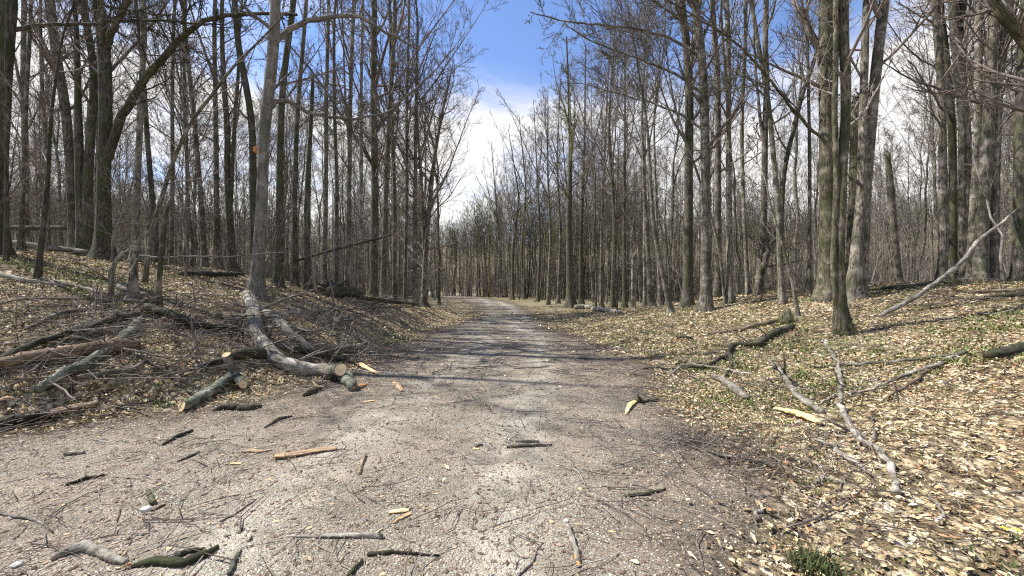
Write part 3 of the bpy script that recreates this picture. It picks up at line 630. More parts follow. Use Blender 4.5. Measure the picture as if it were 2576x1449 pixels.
# right edge of the track, farther
for i, (x, yb, Yd, wd, xt, bk, lb) in enumerate([
    (1690, 790, 15, 14, 1600, B_PALE, 'leaning trunk with curved foot left of the dark thick right trunk'),
    (1662, 778, 19, 10, 1650, B_PALE, 'slim whitish trunk left of the leaning curved-foot trunk'),
    (1640, 774, 21, 15, 1610, B_GREY, 'grey trunk two places right of the pale broken stump'),
    (1622, 772, 22, 9, 1618, B_PALE, 'thin pale trunk just right of the pale broken stump'),
    (1572, 768, 24, 12, 1560, B_DARK, 'dark trunk left of the pale broken stump'),
    (1541, 764, 26, 14, 1541, B_DARK, 'straight dark trunk above the end of the pale fallen logs'),
    (1512, 762, 28, 10, 1530, B_GREY, 'grey trunk above the middle of the pale fallen logs'),
    (1462, 760, 30, 13, 1470, B_DARK, 'dark trunk right of the thickest central trunk'),
    (1437, 760, 29, 22, 1425, B_DARK, 'thickest dark trunk in the centre, left of the pale fallen logs'),
    (1404, 757, 33, 9, 1415, B_GREY, 'slim trunk just left of the thickest central trunk'),
    (1378, 755, 36, 10, 1385, B_GREY, 'grey trunk two places left of the thickest central trunk'),
    (1352, 753, 39, 9, 1352, B_DARK, 'dark slim trunk three places left of the thickest central trunk'),
    (1318, 752, 42, 10, 1318, B_GREY, 'grey trunk facing the bend of the track on its outer side'),
    (1290, 750, 46, 9, 1295, B_DARK, 'dark trunk straight ahead where the track bends left'),
    (1262, 749, 50, 8, 1255, B_GREY, 'grey trunk left of the dark one straight ahead at the bend')]):
    H = {0: 20}.get(i, 20.5)
    yt = CY - (H - EYE) / Yd * FP
    yt = max(yt, 0)
    if i >= 3: Yd *= 1 + (i * 41 % 17) / 17 * 0.3
    hero_tree('wood_edge_tree', lb, Yd, [(x, yb), (x + (xt - x) * 0.45 + (i * 37 % 17 - 8) * 0.9, yb * 0.72 + yt * 0.28), (x + (xt - x) * 0.8 - (i * 23 % 13 - 6) * 2, yb * 0.4 + yt * 0.6), (xt + (i * 29 % 31 - 15) * 1.6, yt)], [wd * 1.15, wd * 0.85, wd * 0.5, wd * 0.18], bk,
              B_TWIGG if i in (8, 12, 14) else B_TWIG, seed=100 + i, H=H, n1=22 if i in (1, 2, 4, 5, 6) else 18, len1=4.8 if i in (1, 2, 4, 5, 6) else 3.4, t0=0.38, levels=4, sides=9, ang1=46, group=None)
hero_tree('broken_stump', 'pale broken-off stump standing at the wood edge right of the fallen logs', 23, [(1592, 779), (1593, 700), (1594, 642)], [13, 12, 12], B_PALE, seed=140, broken=True, cat='dead tree')

# wound on the tree behind the beech
wa = Acc()
for q in range(6):
    c = apt(643 + q % 3 * 2.5, 374 + q * 2.4, 12.83) - b_w
    wa.tubes(np.array([c, c + [0.05, -0.06, 0.05 + 0.02 * (q % 2)]]), np.array([0.07, 0.02]), 6, cap=True, rough=0.2)
link('torn_wood', wa.mesh('torn_wood', M_FUNG), o_w)

# ------------------------------------------------------------------ the rest of the wood
def free(x, y, d):
    for (a, b) in taken:
        if (a - x) ** 2 + (b - y) ** 2 < d * d: return False
    return True
r2 = random.Random(5)
anon = []; anon_o = []
KIND = ['grey bare tree', 'slim grey bare tree', 'dark forked tree', 'grey forked tree', 'slim pale tree', 'tall grey forked tree', 'thin grey tree', 'wide-crowned grey tree', 'olive-twigged tree', 'pale forked tree']
MARKS = [(-100, 'left picture edge'), (84, 'young dark tree'), (190, 'grey bank trunk'), (258, 'thickest left tree'), (341, 'slim pale trunk'), (405, 'short broken tree'),
         (553, 'straight thin trunk'), (645, 'smooth beech'), (773, 'tall dark snag'), (872, 'root stump'), (940, 'thick corner trunk'), (1045, 'pale straight tree'), (1100, 'bend'),
         (1290, 'dark central tree'), (1437, 'thickest central trunk'), (1541, 'end of the pale logs'), (1592, 'pale broken stump'), (1690, 'curved-foot trunk'), (1776, 'flared trunk'),
         (1836, 'banded trunk'), (1907, 'kinked trunk'), (1972, 'left-leaning trunk'), (2084, 'big right cluster'), (2262, 'pointed grey snag'), (2369, 'far right cluster'), (2464, 'broad leaning tree'), (2680, 'right picture edge')]
ORD = ['nearest', 'second nearest', 'third nearest', 'fourth nearest', 'fifth nearest', 'sixth nearest', 'seventh nearest', 'eighth nearest', 'ninth nearest', 'tenth nearest', 'eleventh nearest', 'twelfth nearest']
def relabel(items):
    """items: (object, px, distance, kind): say between which landmarks it stands and how near"""
    d = {}
    for o, px, y, kd in items:
        k = max(i for i, m in enumerate(MARKS) if m[0] <= px) if px > MARKS[0][0] else 0
        d.setdefault((min(k, len(MARKS) - 2), kd), []).append((y, o))
    for (k, kd), l in d.items():
        l.sort(key=lambda t: t[0])
        for j, (y, o) in enumerate(l):
            pre = ORD[min(j, 11)] + ' ' if len(l) > 1 else ''
            t = f'{pre}{kd} between the {MARKS[k][1]} and the {MARKS[k + 1][1]}'
            if len(t.replace('-', ' ').split()) > 15: t = t.replace(' bare', '').replace('tall ', '').replace('the ', '')
            o['label'] = t
GROUPS = [('slender bare tree deep in the wood on the left bank', 'bare trees in the left wood'),
          ('bare tree in the left wood close to the gravel track', 'bare trees along the left of the track'),
          ('bare tree in the wood beyond the bend, straight ahead', 'bare trees beyond the bend'),
          ('bare tree in the wood along the right of the track', 'bare trees along the right of the track'),
          ('bare tree deep in the wood behind the right bank', 'bare trees in the right wood')]
n = 0; tries = 0
while n < 135 and tries < 20000:
    tries += 1
    u = r2.uniform(-1.42, 1.42); y = math.sqrt(r2.uniform(15 ** 2, 50 ** 2)); x = u * y
    le, re = float(left_edge(y)), float(right_edge(y))
    if le - 3.3 < x < re + 4.2: continue
    if y < 24 and abs(u) < 1.1 and r2.random() < 0.75: continue
    if not free(x, y, 1.7): continue
    taken.append((x, y)); n += 1
    px = CX + u * FP
    k = 2 if 1150 < px < 1420 else (0 if px < 780 else 1 if px <= 1150 else 3 if px < 1900 else 4)
    lb, gp = GROUPS[k]; anon.append(None)
    ti_ = r2.randrange(10); anon[-1] = (px, y, KIND[ti_]); ob_ = place_template(ti_, x, y, r2.uniform(0, 6.28), r2.uniform(0.82, 1.08) * (0.95 if abs(u) < 0.35 else 1.0), lb, gp); anon_o.append(ob_)

relabel([(o, *a) for o, a in zip(anon_o, anon)])
n = 0
while n < 62:
    px = r2.uniform(1085, 1640); y = r2.uniform(38, 76); x = (px - CX) / FP * y
    if float(left_edge(y)) - 3.0 < x < float(right_edge(y)) + 2.4 or not free(x, y, 1.1): continue
    taken.append((x, y)); n += 1; k = 2 if px < 1420 else 3; ti_ = r2.choice([1, 3, 4, 6, 7, 8, 8, 9, 3]); anon.append((px, y, KIND[ti_]))
    anon_o.append(place_template(ti_, x, y, r2.uniform(0, 6.28), r2.uniform(0.78, 1.0), GROUPS[k][0], GROUPS[k][1]))
relabel([(o, *a) for o, a in zip(anon_o, anon)])
# thin saplings between the trees
def sapling_mesh(i):
    g = np.random.default_rng(900 + i); H = g.uniform(3.0, 7.0)
    P, R = trunk_template(g, H, 0.02 + 0.0028 * H, lean=0.5, K=14)
    a = Acc(); a.tubes(P, R * 0.8, 6); c = Acc(); crown(P, R, g, 14, 0.22, 1.5, 3, 0.0035, (5, 3, 2), 50, 0.5, acc=c, leaders=0)
    return a.mesh('stem', [B_TWIG, B_GREY, B_TWIGP][i % 3]), c.mesh('twigs', B_TWIG if i % 3 < 2 else B_TWIGP)
SAP = [sapling_mesh(i) for i in range(7)]
SG = [('thin sapling in the undergrowth of the left wood', 'saplings in the left wood'), ('thin sapling in the undergrowth of the right wood', 'saplings in the right wood')]
n = 0; saps = []
while n < 130:
    u = r2.uniform(-1.38, 1.38); y = r2.uniform(8.0, 34); x = u * y
    if float(left_edge(y)) - 2.2 < x < float(right_edge(y)) + (2.6 if y > 14 else 5.5): continue
    if u < 0 and y < 9.5: continue
    if u > 0 and y < 13 and r2.random() < 0.6: continue
    if u > 0 and r2.random() < 0.35: continue
    if not free(x, y, 0.5): continue
    taken.append((x, y)); n += 1
    s, t = SAP[r2.randrange(7)]; lb, gp = SG[0 if u < 0 else 1]
    o = thing('sapling', (x, y, float(ground_h(x, y))), lb, 'sapling', gp); o.rotation_euler = (0, 0, r2.uniform(0, 6.28)); q = r2.uniform(0.7, 1.15); o.scale = (q, q, q)
    link('stem', s, o); link('twigs', t, o); saps.append((o, CX + u * FP, y, ['dark sapling', 'grey sapling', 'pale sapling'][SAP.index((s, t)) % 3]))
relabel(saps)

# far wood: instances of four light trees on the points of one object
FARC = bpy.data.collections.new('far_tree_kinds')
for i in range(8):
    g = np.random.default_rng(300 + i)
    if i < 5:
        H = 21 - i % 3 * 2; P, R = trunk_template(g, H, 0.085 + 0.02 * (i % 3), K=9); a = Acc(); a.tubes(P, R, 5)
        crown(P, R, g, 10, 0.45, 3.2, 3, 0.010, (5, 3, 0), 40, acc=a, leaders=3)
    else:       # thin understorey poles and brush
        H = 9 - (i - 5) * 1.5; P, R = trunk_template(g, H, 0.05, K=8); a = Acc(); a.tubes(P, R, 4)
        for q in range(3):
            P2 = P + np.append(g.normal(size=2) * 0.9, 0) + np.outer(np.linspace(0, 1, 8), np.append(g.normal(size=2) * 1.0, 0)); a.tubes(P2, R * 0.7, 4)
        crown(P, R, g, 12, 0.15, 2.2, 3, 0.011, (5, 3, 0), 48, 0.4, acc=a, leaders=0)
    ob = bpy.data.objects.new('far_tree', a.mesh('far_tree', [B_TWIG, B_GREY, B_TWIG, B_TWIGG, B_DARK, B_TWIG, B_GREY, B_TWIG][i])); FARC.objects.link(ob)
pts = []; g = np.random.default_rng(77)
kd_ = []; sc_ = []
def far_ok(x, y):
    mrg = 4 if y < 58 else 1.2
    if y < 110 and left_edge(y) - mrg < x < right_edge(y) + mrg: return False
    return not (91 < y < 105 and -35 < x < 80 and g.random() < 0.8)
while len(pts) < 900:           # tall trees thinning out with distance
    y = g.uniform(48, 98); x = (g.uniform(-1.45, 1.45) if g.random() < 0.85 else g.uniform(-0.25, 0.7)) * y
    if far_ok(x, y): pts.append((x, y)); kd_.append(int(g.integers(0, 5))); sc_.append(g.uniform(0.8, 1.02))
while len(pts) < 985:           # the wood that closes the view beyond the bend
    y = g.uniform(60, 99); x = float(right_edge(y)) + g.uniform(1.6, 15)
    pts.append((x, y)); kd_.append(int(g.integers(0, 5))); sc_.append(g.uniform(0.78, 1.0))
while len(pts) < 1045:
    y = g.uniform(52, 99); x = float(left_edge(y)) - g.uniform(1.6, 9)
    pts.append((x, y)); kd_.append(int(g.integers(0, 5))); sc_.append(g.uniform(0.7, 0.95))
while len(pts) < 8800:          # low young growth, and the wood on the far slope
    y = g.uniform(50, 205); x = g.uniform(-1.5, 1.5) * y
    if not far_ok(x, y): continue
    r = math.hypot(x, y)
    if y < 105: kd_.append(int(g.integers(5, 8))); sc_.append(g.uniform(0.6, 1.0)); pts.append((x, y))
    else: kd_.append(int(g.integers(0, 8))); sc_.append(0.5 * g.uniform(0.8, 1.15) * (2.0 if kd_[-1] > 4 else 1)); pts.append((x, y))
pts = np.array(pts); pz = ground_h(pts[:, 0], pts[:, 1])
me = bpy.data.meshes.new('far_wood'); me.vertices.add(len(pts)); me.vertices.foreach_set('co', np.column_stack([pts, pz]).astype(np.float32).ravel())
for k, vv in (('rz', g.uniform(0, 6.28, len(pts))), ('sz', np.array(sc_))):
    a = me.attributes.new(k, 'FLOAT', 'POINT'); a.data.foreach_set('value', vv.astype(np.float32))
a = me.attributes.new('kd', 'INT', 'POINT'); a.data.foreach_set('value', np.array(kd_, np.int32))
me.update()
ng = bpy.data.node_groups.new('far_wood', 'GeometryNodeTree')
ng.interface.new_socket('Geometry', in_out='INPUT', socket_type='NodeSocketGeometry'); ng.interface.new_socket('Geometry', in_out='OUTPUT', socket_type='NodeSocketGeometry')
gi = ng.nodes.new('NodeGroupInput'); go = ng.nodes.new('NodeGroupOutput'); ip = ng.nodes.new('GeometryNodeInstanceOnPoints'); ci = ng.nodes.new('GeometryNodeCollectionInfo')
ci.inputs['Collection'].default_value = FARC; ci.inputs['Separate Children'].default_value = True; ci.inputs['Reset Children'].default_value = True
mp_ = ng.nodes.new('GeometryNodeMeshToPoints'); ip.inputs['Pick Instance'].default_value = True
an = ng.nodes.new('GeometryNodeInputNamedAttribute'); an.data_type = 'FLOAT'; an.inputs[0].default_value = 'rz'
sn = ng.nodes.new('GeometryNodeInputNamedAttribute'); sn.data_type = 'FLOAT'; sn.inputs[0].default_value = 'sz'
cx = ng.nodes.new('ShaderNodeCombineXYZ'); ri = ng.nodes.new('GeometryNodeInputNamedAttribute'); ri.data_type = 'INT'; ri.inputs[0].default_value = 'kd'
Lk = ng.links.new
Lk(gi.outputs[0], mp_.inputs[0]); Lk(mp_.outputs[0], ip.inputs['Points']); Lk(ci.outputs[0], ip.inputs['Instance'])
Lk([s for s in an.outputs if s.enabled][0], cx.inputs[2]); Lk(cx.outputs[0], ip.inputs['Rotation']); Lk([s for s in sn.outputs if s.enabled][0], ip.inputs['Scale'])
Lk([s for s in ri.outputs if s.enabled][0], ip.inputs['Instance Index']); Lk(ip.outputs[0], go.inputs[0])
fw = link('far_wood', me); fw.modifiers.new('far_wood', 'NODES').node_group = ng
tag(fw, 'dense brown mass of far bare trees behind everything up to the hill', 'woodland', kind='stuff')

# ------------------------------------------------------------------ fallen wood
def pts3(pts, lift, rad):
    out = []
    for p in pts:
        if len(p) == 3: out.append(apt(*p))
        else: q = gpt(*p); out.append(q)
    out = np.array(out)
    R = np.asarray(rad) / 2 * out[:, 1] / FP
    for i, p in enumerate(pts):
        if len(p) == 2: out[i, 2] += R[i] * lift + 0.022 * (1 - float(trackness(out[i, 0], out[i, 1])))
    return out, R
def smooth_line(P, R, k):
    Q, r = resample(P, R, k); g = rng
    return Q, r
def cut_face(parent, ctr, nrm, rad, m=None, name='cut_face'):
    nrm = unit(np.asarray(nrm, float)); ref = np.array([0, 0, 1.0]); A = unit(np.cross(nrm, ref)); B = np.cross(A, nrm); k = 20
    th = np.arange(k) / k * 2 * np.pi; rr = rad * (1 + 0.05 * np.sin(3 * th + 1))
    V = np.concatenate([[ctr + nrm * 0.003], ctr + nrm * 0.002 + rr[:, None] * (np.cos(th)[:, None] * A + np.sin(th)[:, None] * B)])
    at = np.concatenate([[[0, 0, 0]], np.stack([np.cos(th), np.sin(th), th * 0], 1)])
    me = mk_mesh(name, V, None, [(0, 1 + i, 1 + (i + 1) % k) for i in range(k)], [m or W_CUT], {'bark_co': ('FLOAT_VECTOR', at)}, False)
    return link(name, me, parent)
def wood(name, label, cat, m, pts, w, lift=0.7, sides=None, k=None, cuts=(), subs=(), twigs=0, rough=0.06, tips=(), seed=1, group=None, twlen=0.8, jit=0.012, endn=None, startn=None):
    """fallen piece of wood. cuts: (which end, normal); subs: side branches (pts, w); tips: split wood (material, pts, w)"""
    w = np.interp(np.linspace(0, 1, len(pts)), np.linspace(0, 1, len(w)), w) * 1.2
    P, R = pts3(pts, lift, w); k = k or max(8, len(pts) * 4)
    n0 = P[0].copy(); base = P[len(P) // 2].copy(); base[2] = float(ground_h(base[0], base[1]))
    Q, r = smooth_line(P, R, k); g = np.random.default_rng(seed)
    Q[1:-1] += g.normal(size=(k - 2, 3)) * jit * np.array([1, 1, 0.5]); r = r * (1 + g.normal(size=k) * 0.05)
    gh = ground_h(Q[:, 0], Q[:, 1])
    sd = sides or (12 if R.max() > 0.05 else 7 if R.max() > 0.015 else 5)
    has = bool(cuts or tips or subs or twigs)
    a = Acc(); en = None; sn = None
    for (e, nr) in cuts:
        if e == 1: en = np.array(nr, float) if np.dot(nr, Q[-1] - Q[-2]) > 0 else -np.array(nr, float)
        else: sn = np.array(nr, float) if np.dot(nr, Q[1] - Q[0]) > 0 else -np.array(nr, float)
    if not has:
        a.tubes(Q - base, r, sd, cap=True, rough=rough)
        o = link(name, a.mesh(name, m), None, base); return tag(o, label, cat, group)
    o = thing(name, base, label, cat, group)
    a.tubes(Q - base, r, sd, cap=True, rough=rough, endn=en, startn=sn)
    link('log' if R.max() > 0.035 else 'stem', a.mesh(name, m), o)
    for (e, nr) in cuts: cut_face(o, (Q[-1] if e == 1 else Q[0]) - base, nr, (r[-1] if e == 1 else r[0]) * 1.02)
    for j, (pp, ww) in enumerate(subs):
        ww = np.interp(np.linspace(0, 1, len(pp)), np.linspace(0, 1, len(ww)), ww) * 1.2
        P2, R2 = pts3(pp, lift, ww); Q2, r2_ = smooth_line(P2, R2, len(pp) * 4); Q2[1:-1] += g.normal(size=(len(Q2) - 2, 3)) * jit
        b = Acc(); b.tubes(Q2 - base, r2_, max(5, sd - 3), cap=True, rough=rough); link('side_branch', b.mesh('side_branch', m), o)
    if twigs:
        b = Acc(); A1, r1 = kids((Q - base)[None], r[None], twigs, 0.1, 0.98, 50, 1, 6, 0.15, 0.16, 0, 0.4, 0.003, g=g, abslen=lambda t, g: twlen * (0.4 + g.random(len(t))))
        A1[..., 2] = np.maximum(A1[..., 2], ground_h(A1[..., 0] + base[0], A1[..., 1] + base[1]) - base[2] + 0.01)
        b.tubes(A1, np.minimum(r1, 0.012), 4)
        A2, r2_ = kids(A1, r1, 4, 0.25, 0.95, 42, 0.5, 4, 0.1, 0.15, 0, 0.5, 0.002, g=g)
        A2[..., 2] = np.maximum(A2[..., 2], ground_h(A2[..., 0] + base[0], A2[..., 1] + base[1]) - base[2] + 0.01)
        b.tubes(A2, np.minimum(r2_, 0.005), 3); link('twigs', b.mesh('twigs', B_TWIG), o)
    for (mm, pp, ww) in tips:
        ww = np.interp(np.linspace(0, 1, len(pp)), np.linspace(0, 1, len(ww)), ww) * 1.3
        P2, R2 = pts3(pp, 0.9, ww); Q2, r2_ = smooth_line(P2, R2, len(pp) * 3 + 2)
        b = Acc(); b.tubes(Q2 - base, r2_, 7, cap=True, flat=0.5, rough=0.16); link('split_wood', b.mesh('split_wood', mm, False), o)
    return o

FC = (0.1, -0.93, 0.35)
wood('felled_trunk', 'long curving felled trunk from the beech down to its round sawn end', 'log', B_LOG,
     [(622, 752), (637, 783), (640, 811), (643, 843), (655, 866), (676, 900), (707, 926), (749, 944), (803, 943), (835, 936, 6.7), (857, 930, 6.45)], [20, 25, 27, 26, 28, 29, 28, 27, 26, 26], cuts=[(1, FC)], twigs=12, seed=2, k=46)
wood('broken_log', 'short log continuing past the sawn end, splintered orange at its tip', 'log', B_LOGM, [(862, 950), (872, 964), (889, 984)], [22, 24, 20],
     tips=[(W_ORANGE, [(884, 984), (903, 976), (928, 967)], [14, 11, 2]), (W_FRESH, [(880, 978), (890, 970), (905, 966)], [9, 7, 2])], seed=3)
wood('second_felled_trunk', 'thinner felled trunk to the right of the curving one, ending in a rough dark butt', 'log', B_LOG,
     [(650, 790), (685, 804), (710, 829), (731, 854), (756, 868), (774, 882), (820, 884), (873, 884), (908, 882)], [15, 18, 20, 18, 15, 13, 13, 13, 16], subs=[([(733, 856), (745, 848), (764, 834)], [8, 6])], twigs=14, seed=4, k=40)
wood('split_branch', 'dark branch ending in pale split wood at the edge of the gravel', 'branch', B_LOGD, [(738, 886), (763, 891), (803, 902), (838, 908), (884, 911), (906, 924)], [12, 16, 16, 14, 12, 14],
     tips=[(W_FRESH, [(905, 924), (927, 934), (957, 946)], [12, 10, 5]), (W_YELL, [(744, 889), (735, 880), (731, 875)], [9, 7, 3])], twigs=12, seed=5)
wood('dark_branch', 'dark branch with a pale split tip lying left of the upright stub', 'branch', B_LOGD, [(452, 954), (500, 934), (564, 914), (600, 905), (643, 901), (672, 905)], [7, 12, 14, 22, 24, 20],
     tips=[(W_FRESH, [(447, 956), (470, 948), (500, 938)], [3, 8, 5])], twigs=6, seed=6)
# forked sawn piece
o = wood('forked_sawn_log', 'green grey forked log with three sawn ends, one stub pointing up', 'log', B_LOGM, [(457, 1037), (478, 1030), (500, 1017), (536, 996), (571, 971), (592, 960)], [22, 22, 21, 20, 21, 24], cuts=[(0, (-0.35, -0.88, 0.3))],
     seed=7, lift=0.9, k=24)
fb = np.array(o.location); jn = gpt(592, 960); jn[2] += 0.08
for tipx, tipy, dY, wj, wt, nrm in ((569, 892, -0.1, 18, 18, (-0.05, -0.55, 0.85)), (612, 967, -0.35, 18, 17, (0.3, -0.93, 0.1))):
    tp = apt(tipx, tipy, jn[1] + dY); P = np.array([jn, jn * 0.66 + tp * 0.34 + [0.015, 0, 0], jn * 0.3 + tp * 0.7, tp]); Rr = np.linspace(wj, wt, 4) * 1.15 / 2 * jn[1] / FP
    Q, r = resample(P, Rr, 10); a = Acc(); nn = np.array(nrm); nn = nn if np.dot(nn, Q[-1] - Q[-2]) > 0 else -nn
    a.tubes(Q - fb, r, 12, cap=True, rough=0.04, endn=nn); link('stub', a.mesh('stub', B_GREY if tipy < 900 else B_LOGM), o)
    cut_face(o, Q[-1] - fb, nrm, r[-1] * 1.02)
wood('splintered_chunk', 'small dark chunk with a yellow splinter in front of the sawn end', 'wood piece', B_LOGD, [(768, 998), (785, 990), (806, 980)], [10, 12, 9], tips=[(W_YELL, [(806, 980), (797, 972, 6.0), (786, 958, 6.0)], [11, 10, 3])], seed=8)
wood('bark_slab', 'dark curled slab of bark lying flat on the gravel below the sawn logs', 'bark piece', B_LOGD, [(536, 1036), (561, 1029), (589, 1031), (628, 1032), (656, 1024)], [6, 12, 13, 14, 8], seed=9, rough=0.15)
def slab(name, label, cat, m, pts, w, flat=0.45, seed=1, sides=8, group=None, rough=0.12):
    w = np.interp(np.linspace(0, 1, len(pts)), np.linspace(0, 1, len(w)), w) * 1.55; P, R = pts3(pts, 0.5, w); base = P[len(P) // 2].copy()
    Q, r = smooth_line(P, R, len(pts) * 4); a = Acc(); a.tubes(Q - base, r, sides, cap=True, flat=flat, rough=rough)
    return tag(link(name, a.mesh(name, m, False), None, base), label, cat, group)
slab('split_plank', 'long pale plank of split wood on the gravel, left of centre', 'wood piece', W_OLD, [(694, 1153), (720, 1151), (755, 1146), (803, 1137), (846, 1132)], [15, 17, 15, 14, 9], 0.4)
slab('wood_splinter', 'ragged pale splinters just left of the long split plank', 'wood piece', W_OLD, [(607, 1140), (630, 1136), (655, 1139), (682, 1133)], [5, 9, 8, 4])
slab('wood_splinter', 'short pale sliver below the ragged splinters', 'wood piece', W_FRESH, [(581, 1169), (608, 1168)], [7, 5])
slab('wood_chip', 'plump pale chip, upper of the pair at bottom centre', 'wood piece', W_FRESH, [(979, 1292), (1002, 1290), (1029, 1287)], [9, 10, 8])
slab('wood_chip', 'slim pointed chip, lower of the pair at bottom centre', 'wood piece', W_FRESH, [(986, 1318), (1008, 1306), (1032, 1294)], [2, 7, 7])
slab('wood_slab', 'bright yellow slab of split wood on the right bank', 'wood piece', W_YELL, [(1951, 1036), (1993, 1048), (2028, 1060), (2062, 1073)], [12, 20, 21, 12], 0.35)
slab('wood_chip', 'yellow chip at the left picture edge under the brush', 'wood piece', W_OLD, [(-5, 1014), (14, 1012), (32, 1010)], [6, 9, 6])
slab('wood_chip', 'tiny yellow chip near the short stick in mid track', 'wood piece', W_YELL, [(1192, 1131), (1206, 1132)], [6, 5])
slab('wood_chip', 'small pale chip left of the white stick', 'wood piece', W_FRESH, [(1384, 1314), (1392, 1318)], [6, 5])
slab('wood_splinter', 'broken pale root-like splinter on the gravel right of the felled ends', 'wood piece', W_OLD, [(990, 962), (1000, 972), (1012, 986)], [5, 10, 6], seed=4)
slab('wood_splinter', 'thin pale sliver lying on the gravel beyond the splintered log tip', 'wood piece', W_FRESH, [(908, 1014), (930, 1011), (950, 1009)], [2, 5, 2])
# left brush
wood('brush_branch', 'long dark branch sweeping from the left edge up to the mossy knot', 'branch', B_LOGD, [(-20, 930), (0, 921), (36, 900), (89, 882), (142, 861), (199, 846), (249, 832), (291, 818), (345, 812)], [13, 14, 14, 13, 15, 15, 17], twigs=14, seed=11, lift=1.4)
wood('brush_branch', 'dark mossy branch running right from the mossy knot to the felled trunk', 'branch', B_LOGD, [(365, 790), (409, 803), (455, 817), (508, 836), (569, 838), (622, 843)], [17, 18, 18, 16, 13, 9], twigs=14, seed=12, lift=1.4)
wood('fallen_log', 'green grey log slanting down left from the mossy knot', 'log', B_LOGM, [(352, 815), (320, 850), (291, 875), (263, 896), (231, 921), (195, 939), (153, 956), (117, 978), (92, 996)], [16, 18, 19, 20, 21, 21, 20, 19, 18], twigs=8, seed=13, k=34)
wood('rotten_log', 'thick pale brown rotten log lying at the left edge behind the brush', 'log', B_BROWN, [(-30, 938), (0, 932), (53, 917), (124, 907), (196, 900), (284, 886), (352, 880)], [24, 24, 24, 26, 28, 30, 26], seed=14, rough=0.13, k=34)
wood('fallen_log', 'short grey log in the leaves below the rotten log', 'log', B_LOG, [(196, 958), (284, 947), (334, 938), (360, 921)], [10, 12, 11, 8], seed=15)
wood('arching_branch', 'crooked bare branch rising to a knobby tip left of the pale stub', 'branch', B_LOG, [(64, 836), (142, 797), (192, 789), (242, 779, 6.9), (270, 757, 6.9), (284, 718, 6.9), (277, 683, 6.9), (295, 651, 6.9), (312, 634, 6.9)], [6, 9, 10, 11, 11, 10, 9, 8, 5], twigs=8, seed=16, jit=0.006,
     subs=[([(284, 718, 6.9), (305, 700, 6.9), (335, 670, 6.9), (345, 650, 6.9)], [5, 3])])
wood('mossy_knot', 'twisted mossy knot where the brush branches meet', 'branch', B_MOSS, [(352, 826), (350, 806, 7.0), (360, 792, 7.0), (356, 777, 7.0)], [12, 15, 13, 9], seed=17, subs=[([(358, 794, 7.0), (378, 790, 7.1), (395, 776, 7.2)], [14, 10])])
wood('thin_branch', 'long thin branch lying level across the left leaves to the mossy knot', 'branch', B_TWIG, [(-20, 784), (0, 779), (71, 766), (167, 766), (302, 772), (402, 775)], [4, 5, 5, 6], twigs=10, seed=18, lift=4, twlen=0.5)
wood('pale_branch', 'pale thin branch across the bank between the young dark tree and the stub', 'branch', B_DEAD, [(124, 697), (142, 715), (199, 725), (263, 743), (356, 750), (402, 754)], [3, 5, 5, 5, 3], seed=19, twigs=6, twlen=0.6)
wood('white_log', 'whitish fallen log behind the young dark tree at far left', 'log', B_DEAD, [(-10, 695), (21, 704), (68, 711), (110, 717), (160, 726)], [10, 10, 8, 7, 5], seed=20)
wood('pale_log', 'short pale log beside the foot of the waist-high stub', 'log', B_DEAD, [(290, 722), (320, 740), (372, 752)], [8, 10, 11], seed=21)
wood('fallen_log', 'log at lower left, black at its left end and orange brown at its right', 'log', B_LOGD, [(-20, 1086), (0, 1079), (43, 1068), (89, 1063), (130, 1057)], [20, 22, 22, 20, 16], seed=22,
     tips=[(B_BROWN, [(118, 1057), (150, 1050), (199, 1038), (246, 1026)], [20, 22, 20, 14])], rough=0.1)
wood('fallen_stick', 'thin stick with a thick dark left end above the lower left log', 'stick', B_LOGD, [(295, 1034), (320, 1029), (356, 1021), (402, 1015), (440, 1022)], [13, 9, 5, 4, 3], seed=23)
wood('thin_branch', 'thin bare branch slanting down right toward the forked sawn log', 'branch', B_TWIG, [(340, 895), (377, 917), (427, 946), (473, 971), (505, 983)], [5, 6, 5, 5, 4], twigs=7, seed=24)
wood('upright_twig', 'upright twig stuck between the brush and the dark branch', 'stick', B_TWIG, [(484, 907), (492, 875, 6.3), (501, 846, 6.3)], [4, 4, 2], seed=25, twigs=3, twlen=0.3)
wood('thin_branch', 'tangled thin branch over the rotten log at left', 'branch', B_TWIG, [(30, 1000), (60, 960), (110, 925), (170, 880), (230, 845)], [5, 5, 4, 4, 2], twigs=12, seed=26, lift=4)
wood('thin_branch', 'forked thin branch over the green grey log', 'branch', B_TWIG, [(190, 870), (260, 885), (330, 900), (400, 912), (450, 925)], [6, 6, 5, 4, 2], twigs=12, seed=27, lift=5)
wood('fallen_log', 'dark log lying on the bank left of the forked dark trunk', 'log', B_LOGD, [(455, 694), (490, 696), (530, 697), (578, 696), (612, 694)], [8, 11, 11, 10, 8], seed=28)
wood('fallen_log', 'pale topped log along the crest at far left', 'log', B_LOG, [(10, 607, 13), (60, 612, 13), (120, 622, 13), (220, 634, 13)], [9, 10, 11, 9], seed=29)
wood('hanging_log', 'dark log hanging level behind the left trunks above the crest', 'log', B_LOGD, [(0, 573, 15.5), (100, 574, 15.5), (200, 572, 15.5), (290, 574, 15.5)], [9, 10, 9, 6], seed=30)
wood('leaning_log', 'dark dead trunk leaning in the wood right of the tall snag', 'log', B_LOGD, [(745, 655, 13.5), (800, 640, 14), (880, 618, 14.5), (985, 592, 15)], [6, 6, 5, 3], seed=31, twigs=6)
wood('thin_branch', 'long pale twig held level over the bank in front of the beech', 'branch', B_TWIGP, [(352, 643, 7.4), (420, 648, 7.4), (480, 645, 7.5), (560, 646, 7.6), (640, 640, 7.8), (715, 634, 8.0)], [5, 4, 4, 3, 3, 2], seed=32, twigs=5, twlen=0.5)
